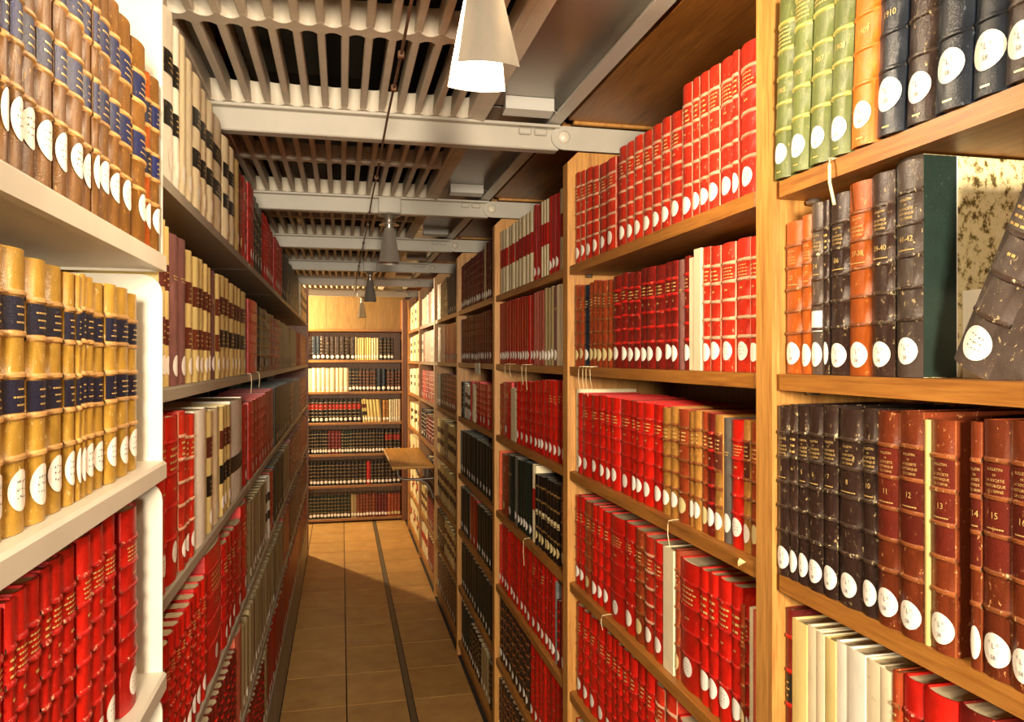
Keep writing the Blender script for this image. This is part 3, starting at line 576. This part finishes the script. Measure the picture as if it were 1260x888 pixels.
# --- glimpses of the storey above the gratings
UZ = H+.76
for x0, x1 in ((-.62, -.30), (.62, .95)):
    t = thing('upper_shelf', 'dark shelf of the storey above, over the %s bookcases' % ('steel' if x0 < 0 else 'oak'), 'shelf', ((x0+x1)/2, 3.0, UZ))
    part('board', MB().box(x0, x1, 1.1, 6.5, UZ-.02, UZ-.0005, 'steel_grey'), t); part('board', MB().box(x0, x1, 1.1, 6.5, UZ+.32, UZ+.34, 'steel_grey'), t)
row('L', 'U1', 0, UZ, [(['drk', 'red', 'black', 'dbrown', 'velo'], (70, 195, 370), .25, .25)], None, -.315, (1.1, 6.5))
row('R', 'U2', 0, UZ, [(['drk', 'red', 'black', 'dbrown', 'green'], (70, 520, 860), .25, .25)], None, .635, (1.1, 6.5))
# --- steel bookcase with tan calf volumes
row('L', 'L1', 0, LZ1[0], [('calf', [-60, -38, -14, 7, 18, 34.5, 54, 73.6, 88.5, 108, 117.5, 125, 141, 152.4, 168.5], .255, .272), ('calf', [169, 184], .268, .268), ('calf', [184.3, 190.5], .248, .248, dict(kindcol='chestnut', kindlab='label_navy')), ('calf', [190.8, 199.5], .25, .25)], None, -.262, (LB[0], LB[1]-.005))
row('L', 'L1', 1, LZ1[1], [('calfy', [-70, -40, -12, 12, 40], .252, .25), ('calfy', [40.5, 64, 85, 97.4, 103.5, 110, 122, 135, 147.5], .246, .244), ('calfy', [149, 163.6, 176], .244, .244)], LZ1[0], SL, (LB[0], LB[1]-.005))
row('L', 'L1', 2, LZ1[2], [('redlow', [-60, -40, -12, 10, 22, 39, 59, 70, 84, 102, 117, 134, 149], .262, .276), ('redlow', [156, 174], .268, .268)], LZ1[1], SL, (LB[0], LB[1]-.005))
# --- steel bookcase topped by vellum
Z2 = LZ2; ls = lambda i: (LB[i], LB[i+1]-.005)
row('L', 'L2', 0, Z2[0], [(['velw', 'velw', 'velpl', 'velpl', 'velblk', 'velblk', 'velblk', 'velblk', 'velblk', 'velblk', 'velyel'], [208, 218.5, 225, 232.5, 240.5, 250.6, 257.5, 265, 277.4, 284, 290.5, 296.5], .262, .24,
    dict(h=[.285, .28, .285, .265, .262, .262, .262, .262, .25, .25, .245])), ('brr', (1, 296.8, 300), .225, .225), ('red', (1, 300.2, 306.3), .24, .24)], None, SL, ls(1))
row('L', 'L2', 1, Z2[1], [('velbr', [202, 207.8, 213], .27, .262), ('mauve', [213, 222.6, 233], .26, .262), ('velbr', [233.3, 241, 247.5, 253.5, 258.5, 263], .248, .245), ('mauve', [263.2, 267.5], .243, .243),
    ('velbr', [267.8, 272.5], .24, .24), ('velbk', [272.6, 279, 284.5, 290, 294, 298, 304.5], .245, .24)], Z2[0], SL, ls(1))
row('L', 'L2', 2, Z2[2], [('bigred', [195.5, 209, 223.5], .285, .282), ('redw', [223.8, 231, 236, 242.5], .28, .272), ('velbig', [243, 257.5], .274, .274), ('velbk', [258.5, 264.5], .262, .262), ('velpl', [264.7, 274], .262, .262),
    ('velbk', [274.2, 278, 282, 286.5], .262, .258), ('velbigl', [287, 301.5], .265, .265), ('red', [302, 306.3], .24, .24)], Z2[1], SL, ls(1))
row('L', 'L2', 3, Z2[3], [('redlow', [196, 205, 213, 220, 226, 232, 238, 244, 250, 256], .235, .25), ('bigred', [257, 276], .285, .285), ('red', [276.5, 282, 287, 292, 299], .255, .25), ('bigred', [299.5, 306.3], .28, .28)], Z2[2], SL, ls(1))
row('L', 'L2', 4, Z2[4], [('drk', (20, 200, 292), .25, .25), ('coral', (1, 293, 300), .27, .27), ('velo', (2, 300.3, 306.3), .25, .25)], Z2[3], SL, ls(1))
def lfar(i, shelf, segs): row('L', 'L%d' % (i+1), shelf, Z2[shelf], segs, Z2[shelf-1] if shelf else None, SL, ls(i))
lfar(2, 0, [('red', (2, 308, 314), .25, .25), ('black', (3, 314, 324), .24, .235), ('red', (6, 325, 337), .24, .23)]); lfar(2, 1, [('red', (1, 308.5, 319), .235, .235), ('black', (5, 319.5, 335), .225, .225), ('drk', (1, 335, 338), .225, .225)])
lfar(2, 2, [('red', (5, 308.5, 329), .24, .24), ('reds', (3, 329.2, 338), .25, .25)]); lfar(2, 3, [('velo', (8, 309, 329), .25, .24), ('velw', (2, 329, 333), .24, .24), ('red', (2, 333, 338), .24, .24)])
lfar(2, 4, [('velo', (14, 309, 338), .25, .24)]); lfar(2, 5, [('drk', (10, 309, 327), .25, .24), ('velo', (2, 327, 331), .25, .25), ('reds', (4, 331, 338), .25, .25)])
lfar(3, 0, [('red', (5, 340, 347.5), .235, .23), ('grey', (3, 348, 354), .23, .23), ('green', (1, 354, 357), .24, .24)]); lfar(3, 1, [('drk', (2, 340, 347), .22, .22), ('green', (5, 347, 357), .22, .22)])
lfar(3, 2, [('green', (8, 340, 357), .25, .25)]); lfar(3, 3, [('green', (4, 340, 350), .24, .24), ('velo', (4, 350, 357), .24, .24)]); lfar(3, 4, [('velo', (5, 340, 350), .23, .23), ('reds', (4, 350, 357), .24, .24)]); lfar(3, 5, [('reds', (10, 340, 357), .25, .25)])
lfar(4, 0, [('green', (4, 358, 369), .235, .235)]); lfar(4, 1, [('green', (4, 358.5, 366), .22, .22), ('pinkc', (2, 366, 370), .22, .22)]); lfar(4, 2, [('black', (3, 358.5, 362), .24, .24), ('palegrey', (3, 362, 370), .24, .24)])
lfar(4, 3, [('drk', (9, 358.5, 370), .25, .24)]); lfar(4, 4, [('maroon', (9, 358.5, 370), .24, .24)]); lfar(4, 5, [('reds', (9, 358.5, 370), .24, .24)])
lfar(5, 0, [('velblk', (5, 371, 377.5), .235, .23)]); lfar(5, 1, [('brr', (5, 371, 377.5), .22, .22)]); lfar(5, 2, [('drk', (6, 371, 377.5), .24, .24)])
lfar(5, 3, [('brr', (6, 371, 377.5), .24, .24)]); lfar(5, 4, [('maroon', (7, 371, 377.5), .24, .24)]); lfar(5, 5, [('drk', (7, 371, 377.5), .24, .24)])

# ------------------------------------------------------------------ books: geometry (local frame: spine faces -y, standing on z = 0)
TXT = {}
def text_shape(s):
    if s not in TXT:
        c = bpy.data.curves.new('lettering', 'FONT'); c.body = s; c.size = 1.0; c.align_x = 'CENTER'; c.resolution_u = 2
        o = bpy.data.objects.new('lettering', c); me = o.to_mesh()
        TXT[s] = ([tuple(v.co[:2]) for v in me.vertices], [tuple(p.vertices) for p in me.polygons])
        o.to_mesh_clear(); bpy.data.objects.remove(o); bpy.data.curves.remove(c)
    return TXT[s]
EDGED = ('redw', 'drk', 'brr', 'bullb', 'bullr', 'bullg')
def book_parts(r, lod):
    s = ST[r['st']]; w_, h = r['w'], r['h']; d = r.get('d', s['d']); col = r.get('kindcol', s['col'])
    b = min(s['bulge']*w_, .007); t = min(.0025, w_*.15); n = (5, 7, 10)[lod]; P = {}
    arc = lambda x: b*(2*x/w_)**2
    xs = [-w_/2, -w_*.455]+[-w_*.455+w_*.91*k/(n-2) for k in range(1, n-2)]+[w_*.455, w_/2]
    nb = s['nb']; zlo, zhi = .004, h-.004
    off0 = .062*h/.25 if nb else 0
    zb = [zlo+off0+k*(zhi-zlo-off0-.035*h/.25)/max(nb-1, 1) for k in range(nb)]
    comp = lambda q: ([0]+zb+[h])[int(q)]+(q-int(q))*((([0]+zb+[h])[min(int(q)+1, nb+1)])-([0]+zb+[h])[int(q)]) if nb else q*h
    hb = .0030 if lod else .0036; ob = .0022
    stn = [(0, 0)]
    for z in zb: stn += [(z-hb, 0), (z-hb*.5, 1), (z+hb*.5, 1), (z+hb, 0)] if lod else [(z-hb, 0), (z, 1), (z+hb, 0)]
    stn.append((h, 0)); m = MB(); V = []; Fc = []; M = []; N1 = n+1
    for z, o in stn: V += [(x, arc(x)-ob*o*(1-.35*(2*x/w_)**4), z) for x in xs]
    for i in range(len(stn)-1):
        band = stn[i][1] or stn[i+1][1]
        for k in range(n): Fc.append((i*N1+k, i*N1+k+1, (i+1)*N1+k+1, (i+1)*N1+k)); M.append(s['band'] if s['band'] and (band or (k in (0, n-1) and r['st'] in EDGED)) else col)
    B0 = len(V); x0, x1 = -w_/2, w_/2                       # boards, rims
    inn = [(max(x0+t, min(x1-t, x)), arc(x)+t) for x in xs]
    prof_o = [(x0, d)]+[(x, arc(x)) for x in xs]+[(x1, d)]; prof_i = [(x0+t, d)]+inn+[(x1-t, d)]; q = len(prof_o)
    V += [(x, y, 0) for x, y in prof_o]+[(x, y, h) for x, y in prof_o]+[(x, y, 0) for x, y in prof_i]+[(x, y, h) for x, y in prof_i]
    o0, o1, i0, i1 = B0, B0+q, B0+2*q, B0+3*q
    bc = r.get('side_col', col)
    Fc += [(o0, o0+1, o1+1, o1), (o0+q-2, o0+q-1, o1+q-1, o1+q-2)]; M += [bc, bc]
    for k in range(q-1): Fc += [(o1+k, o1+k+1, i1+k+1, i1+k), (o0+k, i0+k, i0+k+1, o0+k+1)]; M += [col, col]
    for k in (0, q-2): Fc.append((i0+k, i1+k, i1+k+1, i0+k+1)); M.append(col)
    Fc += [(o0, o1, i1, i0), (o0+q-1, i0+q-1, i1+q-1, o1+q-1)]; M += [col, col]
    m.add(V, Fc, M); P['binding'] = m
    if s['kind'] != 'slipcase' or True:
        pt = .003 if lod else .003
        P['page_block'] = MB().prism([(x0+t*1.02, d-.004)]+[(x*.995, y+.0003) for x, y in inn]+[(x1-t*1.02, d-.004)], 2, pt, h-pt, s['pages'])
    def patch(z0, z1, xa, xb, lift, mat):
        mm = MB(); nn = max(2, n); X = [xa+(xb-xa)*k/nn for k in range(nn+1)]
        mm.add([(x, arc(x)-lift, z) for z in (z0, z1) for x in X], [(k, k+1, nn+2+k, nn+1+k) for k in range(nn)], mat); return mm
    labs = []
    for (a, c_, mat) in s['labels']:
        z0, z1 = (comp(a), comp(c_)) if nb else (a*h, c_*h)
        labs.append(patch(z0, z1, x0*.93, x1*.93, .0006, r.get('kindlab', mat)))
    if r.get('slip'): labs.append(patch(r['slip'][0]*h, r['slip'][1]*h, x0*.96, x1*.96, .0008, 'sticker'))
    if labs: P['title_label'] = labs
    g = MB(); gl = .0011
    def dash(z, hh, wf, k):
        tot = w_*wf; step = tot/k
        for a in range(k):
            xa = -tot/2+a*step+step*.12; xb = xa+step*.76
            g.add([(xa, arc(xa)-gl, z), (xb, arc(xb)-gl, z), (xb, arc(xb)-gl, z+hh), (xa, arc(xa)-gl, z+hh)], [(0, 1, 2, 3)], 'gilt')
    def text(tx, z, hh, wf):
        V2, F2 = text_shape(tx); wd = max(v[0] for v in V2)-min(v[0] for v in V2); k = hh/.7; kx = min(k, w_*wf/max(wd, .01))
        g.add([(x*kx, arc(max(-w_/2, min(w_/2, x*kx)))-gl, z+y*k) for x, y in V2], F2, 'gilt')
    seed = random.Random(int(r['c']*1e5))
    if s['gilt'] == 'bull' and lod == 2:
        z0, z1 = comp(4.0), comp(5.0) if nb else h; z0, z1 = zb[3], zb[4]; L5 = ['BULLETIN', 'DE', 'LA SOCIETE', 'HISTORIQUE', "DE L'ORNE"]; st_ = (z1-z0-.010)/5
        for k, tx in enumerate(L5): text(tx, z1-.006-(k+1)*st_+st_*.25, st_*(.52 if k != 1 else .4), (.8, .3, .78, .8, .86)[k])
        if r.get('text'): text(r['text'], (zb[2]+zb[3])/2-.002, .0065, .6); dash(zb[2]+.006, .0014, .6, 8)
    elif s['gilt'] == 'year' and lod == 2:
        if r.get('text'): text(r['text'], (zb[1]+zb[2])/2-.004 if r['st'] == 'yearg' else (zb[1]+zb[2])/2+.0-.003 if r['st'] != 'yearg' else 0, .0072, .62)
        if r['st'] == 'yearg':
            for k in range(5): dash(zb[4]-.009-k*.0058, .0024, (.55, .8, .7, .8, .8)[k], 7)
        dash(.008, .0018, .35, 1)
    elif s['gilt'] in ('title', 'bull', 'year') and nb:
        z0, z1 = zb[-2], zb[-1]; nl = 4 if lod == 2 else 3; st_ = (z1-z0-.010)/nl
        for k in range(nl): dash(z1-.006-(k+1)*st_+st_*.3, st_*.34, seed.uniform(.5, .85), 5 if lod == 2 else 2)
        if nb > 3: dash((zb[-3]+zb[-2])/2, .003, .22, 2)
    elif s['gilt'] == 'small': dash(h*.72, .0025, .6, 3); dash(h*.70, .002, .5, 3)
    elif s['gilt'] == 'dots':
        for (a, c_, mat) in s['labels']:
            z0, z1 = (comp(a), comp(c_)) if nb else (a*h, c_*h)
            for k in range(3): dash(z0+(z1-z0)*(.2+.24*k), (z1-z0)*.055, seed.uniform(.25, .55), 6)
    if g.f and lod: P['gilt_lettering'] = g
    if s['sticker'] and not r.get('nostick'):
        sm = r.get('stick', s['sticker']); rz = s['sr']*seed.uniform(.94, 1.04); rx = min(rz, w_*.47); cz = s['sz']*seed.uniform(.92, 1.08); nn = (10, 16, 24)[lod]; cx = 0
        mm = MB(); V = [(cx, arc(cx)-.0009, cz)]
        for f in (.5, 1.0): V += [(cx+rx*f*cos(2*pi*k/nn), arc(cx+rx*f*cos(2*pi*k/nn))-.0009, cz+rz*f*sin(2*pi*k/nn)) for k in range(nn)]
        Fc = [(0, 1+k, 1+(k+1) % nn) for k in range(nn)]+[(1+k, 1+nn+k, 1+nn+(k+1) % nn, 1+(k+1) % nn) for k in range(nn)]
        mm.add(V, Fc, sm); P['shelfmark_sticker'] = mm
        if lod == 2 and rx > .007:
            P['sticker_writing'] = wr = MB()
            if s['gilt'] in ('bull', 'year'):
                for tx, zz, hh, xo in (('8', .006, .003, -.006), ('L', .0015, .0062, -.001), ('20', .005, .0028, .004), ('C', -.0025, .0028, .004), ('58', -.0095, .0050, -.001)):
                    V2, F2 = text_shape(tx); k = hh/.7*rx/.0165*.9
                    wr.add([(x*k+xo, arc(x*k+xo)-.0013, cz+zz+y*k) for x, y in V2], F2, 'ink')
            else:
                for q in range(12):
                    xa = (-.5+.27*(q % 4)+seed.uniform(-.06, .06))*rx; xb = xa+rx*.13; za = cz+rz*(.38-.36*(q//4))+seed.uniform(-.0008, .0008); hh = seed.uniform(.0008, .0022)
                    wr.add([(xa, arc(xa)-.0013, za), (xb, arc(xb)-.0013, za), (xb-.0002, arc(xb)-.0013, za+hh), (xa+.0004, arc(xa)-.0013, za+hh*.7)], [(0, 1, 2, 3)], 'ink')
    return P
def placed(r, V):
    """book frame to world"""
    ti = radians(r['tilt']); c, s_ = cos(ti), sin(ti); w2 = r['w']/2; out = []
    if r['side'] == 'R': f = lambda x, y, z: (r['X']+r['inset']+y, r['c']-x, r['z']+z)
    elif r['side'] == 'L': f = lambda x, y, z: (r['X']-r['inset']-y, r['c']+x, r['z']+z)
    else: f = lambda x, y, z: (r['c']+x, YB+.012+r['inset']+y, r['z']+z)
    if not ti: return [f(*p) for p in V]
    pv = w2 if ti > 0 else -w2
    return [f(pv+(x-pv)*c+z*s_, y, z*c-(x-pv)*s_) for x, y, z in V]
def area(r):
    if r['side'] == 'B': return r['w']*r['h']/(YB*CS)**2
    zc = r['X']*SN+r['c']*CS
    if zc < .35: return 0
    u = VU+F*r['X']/(CS*zc)
    if u < -5 or u > 1262: return 0
    vt = VV-(r['z']+r['h']-H)*F/zc; vb = VV-(r['z']-H)*F/zc
    vis = max(0, min(vb, 886)-max(vt, 2))/max(vb-vt, 1)
    return r['w']*r['h']*abs(r['X'])/zc**3*vis
for r in RECS: r['a'] = 0 if r['bay'][0] == 'U' else area(r)*F*F; r['kind'] = ST[r['st']]['kind']
single = set()
for kd in ('leather_book', 'vellum_book', 'cloth_book', 'pamphlet', 'slipcase'):
    rs = sorted((r for r in RECS if r['kind'] == kd and r['a'] > 55), key=lambda r: -r['a'])[:300]
    single |= {id(r) for r in rs}
BAYL = {'R1': 'marbled-book bay', 'R2': 'red-topped oak bay', 'R3': 'cream-topped oak bay', 'R4': 'maroon-topped oak bay', 'R5': 'grey-topped oak bay', 'R6': 'writing-shelf bay', 'R7': 'corner oak bay', 'B': 'end bookcase',
        'L1': 'calf-filled steel bay', 'L2': 'vellum-topped steel bay', 'L3': 'red-topped steel bay', 'L4': 'green-topped steel bay', 'L5': 'fifth steel bay', 'L6': 'cross-aisle steel bay'}
SHN = ['top', 'second', 'third', 'fourth', 'fifth', 'sixth', 'bottom']
ones = 'first second third fourth fifth sixth seventh eighth ninth tenth eleventh twelfth thirteenth fourteenth fifteenth sixteenth seventeenth eighteenth nineteenth twentieth'.split()
def ordn(k): return ones[k] if k < 20 else ('twenty-'+ones[k-20] if k < 29 else 'thirtieth' if k == 29 else 'thirty-'+ones[k-30] if k < 39 else 'last')
REST = MB()
for (bay, sh), rs in ROWS.items():
    rs.sort(key=lambda r: -r['c'])
    for k, r in enumerate(rs):
        lod = 2 if r['a'] > 2200 else 1 if r['a'] > 500 else 0
        if id(r) not in single:
            if r['a'] <= 0 and (bay in ('R1', 'R2', 'L1') or r['side'] == 'L' and bay == 'L2'): 
                if r['c'] < .1: continue
            P = book_parts(r, 0)
            for nm in ('binding', 'page_block', 'shelfmark_sticker'):
                if nm in P: REST.add(placed(r, P[nm].v), P[nm].f, P[nm].m)
            for p in P.get('title_label', []): REST.add(placed(r, p.v), p.f, p.m)
            continue
        s = ST[r['st']]; P = book_parts(r, lod); side = 'oak-post side' if bay == 'B' else 'end-wall side'
        lab = '%s, %s from %s, %s shelf, %s' % (s['desc'], ordn(k), side, SHN[sh], BAYL[bay])
        base = placed(r, [(0, 0, 0)])[0]
        def local(V): return [(x-base[0], y-base[1], z-base[2]) for x, y, z in placed(r, V)]
        grp = 'books on the %s shelf of the %s' % (SHN[sh], BAYL[bay])
        root = tag(link(s['kind'], None, None, base), lab, 'slipcase' if s['kind'] == 'slipcase' else 'book', grp)
        for nm, mb in P.items():
            if nm == 'sticker_writing': continue
            for p in (mb if isinstance(mb, list) else [mb]):
                q = MB(); q.add(local(p.v), p.f, p.m)
                me = q.mesh(nm, 50 if nm == 'binding' else None)
                o = link(nm, fixn(me) if nm in ('binding', 'page_block') else me, root)
                if nm == 'gilt_lettering': o['kind'] = 'stuff'
                if nm == 'shelfmark_sticker':
                    if 'sticker_writing' in P:
                        q = MB(); q.add(local(P['sticker_writing'].v), P['sticker_writing'].f, P['sticker_writing'].m); tag(link('handwriting', q.mesh('handwriting'), o), kind='stuff')
rest = link('book_mass', REST.mesh('book_mass'))
tag(rest, 'closely packed old volumes filling the farther shelves of the stacks', 'books', None, 'stuff')
print('BOOKS', len(RECS), 'single', len(single), {k: sum(1 for r in RECS if id(r) in single and r['kind'] == k) for k in ('leather_book', 'vellum_book', 'cloth_book', 'pamphlet', 'slipcase')}, 'tris', sum(len(f)-2 for f in REST.f))

# ------------------------------------------------------------------ the marbled folio and the leaning volume
ST['folio'] = dict(ST['bullg']); ST['folio'].update(col='grey_brown', d=.27, sz=.03)
u0, u1 = 1099, 1131; a, b = y_at(u1, SR), y_at(u0, SR)
r = dict(side='R', st='folio', c=(a+b)/2, w=b-a, h=.256, z=Z[1]+.0006, X=SR, inset=0, tilt=0, text='41-42', side_col='marbled_paper')
P = book_parts(r, 2); base = placed(r, [(0, 0, 0)])[0]
root = tag(link('leather_book', None, None, base), 'large book with grey-brown spine and speckled marbled paper cover, second shelf', 'book')
def addp(nm, mb, par, sm=None):
    q = MB(); q.add([(x-base[0], y-base[1], z-base[2]) for x, y, z in placed(r, mb.v)], mb.f, mb.m); return link(nm, fixn(q.mesh(nm, sm)) if sm else q.mesh(nm), par)
addp('binding', P['binding'], root, 50); addp('page_block', P['page_block'], root); addp('gilt_lettering', P['gilt_lettering'], root)
st_o = addp('shelfmark_sticker', P['shelfmark_sticker'], root); addp('handwriting', P['sticker_writing'], st_o)
bq = min(.14*r['w'], .007)
addp('leather_strip', MB().box(r['w']/2, r['w']/2+.0006, bq, .050, .0005, r['h']-.0005, 'green_dark'), root); addp('leather_strip', MB().box(-r['w']/2-.0006, -r['w']/2, bq, .050, .0005, r['h']-.0005, 'green_dark'), root)
addp('gilt_fillet', MB().box(r['w']/2, r['w']/2+.0008, .050, .0512, .0005, r['h']-.0005, 'sticker'), root)
ybig = a
ST['lean'] = dict(ST['gbrown']); ST['lean'].update(sr=.018, sz=.03, nb=4, d=.16)
yl = y_at(1210, SR)
r = dict(side='R', st='lean', c=yl+.017, w=.05, h=.225, z=Z[1]+.0006, X=SR, inset=0, tilt=27.0, text=None)
r['c'] = y_at(1209, SR)+.025
P = book_parts(r, 2); base = placed(r, [(0, 0, 0)])[0]
root = tag(link('leather_book', None, None, base), 'grey-brown leather book leaning sideways against the row, beside the marbled book', 'book')
for nm, mb in P.items():
    if nm in ('sticker_writing', 'title_label'): continue
    o = addp(nm, mb, root, 50 if nm in ('binding', 'page_block') else None)
    if nm == 'shelfmark_sticker': addp('handwriting', P['sticker_writing'], o)
pc = link('paper_card', fixn(MB().box(.0, .0012, -.10, .0, .0, .10, 'paper').mesh('paper_card'))); 
pc.location = (SR+.055, ybig-.004, Z[1]+.0005); pc.rotation_euler = (0, 0, 0)
me = pc.data; tag(pc, 'cream paper card standing behind the leaning book', 'card')
# a few volumes after the leaning one, to lean on
# ------------------------------------------------------------------ cords and slips hanging over shelf edges
def string(pts, lab, r=.0011, mat='string'):
    o = link('string_tie', None, None, pts[0]); tag(o, lab, 'string'); part('cord', MB().tube(pts, r, mat, 5), o, 60)
def hang(u, z, ln, lab, side='R', sway=.012, r=.0008):
    xf = XR-.0005 if side == 'R' else XL-.009; y = y_at(u, xf); s_ = -1 if side == 'R' else 1
    pts = [(xf-s_*.03, y+.004, z+.0018), (xf-s_*.012, y+.002, z+.0018), (xf+s_*.001, y, z+.0005), (xf+s_*.003, y-.002, z-.008), (xf+s_*.004, y-sway*.3, z-ln*.5), (xf+s_*.003, y-sway, z-ln)]
    string(pts, lab, r)
hang(1022, Z[0], .062, 'pale flat tape hanging below the olive green yearbooks', r=.0022)
for k, (u, ln) in enumerate(((713, .06), (718, .07), (722, .075), (727, .06))): hang(u, Z[1], ln, '%s of four pale strings hanging under the dark red volumes, red-topped bay' % ordn(k), sway=.012+.004*k)
for k, (u, ln) in enumerate(((622, .05), (628, .045), (643, .07), (648, .085))): hang(u, Z[1], ln, '%s of four strings hanging under the smooth red row, cream-topped bay' % ordn(k), sway=.02)
hang(823, Z[2], .05, 'white string hanging beneath the tan leather volumes'); hang(741, Z[3], .03, 'short string loop under the worn red volumes on the fourth shelf')
hang(645, Z[3], .09, 'long thread hanging below the black volumes, fourth shelf'); hang(308, Z2[1], .06, 'string hanging below the vellum row on the steel shelf', 'L'); hang(318, Z2[1], .05, 'string hanging below the red and black row on the steel shelf', 'L')
o = link('paper_tag', None, None, (XR-.004, y_at(588, XR), Z[1])); tag(o, 'small white paper tag hanging from the shelf under the maroon rows', 'tag')
part('slip', MB().box(XR-.002, XR-.001, y_at(591, XR), y_at(585, XR), Z[1]-.05, Z[1]+.002, 'paper'), o)
o = link('paper_slip', None, None, (XR+.002, y_at(912, XR), Z[2]-.01)); tag(o, 'curled dry paper slip on the shelf edge beneath the tan volumes', 'slip')
ys = y_at(911, XR); part('slip', MB().add([(XR+.0035, ys-.012, Z[2]-.006), (XR-.004, ys-.004, Z[2]-.001), (XR+.0035, ys+.012, Z[2]-.020), (XR-.003, ys+.002, Z[2]-.016), (XR-.006, ys-.002, Z[2]-.009)], [(0, 1, 4), (1, 2, 4), (2, 3, 4), (3, 0, 4)], 'sticker_old'), o)
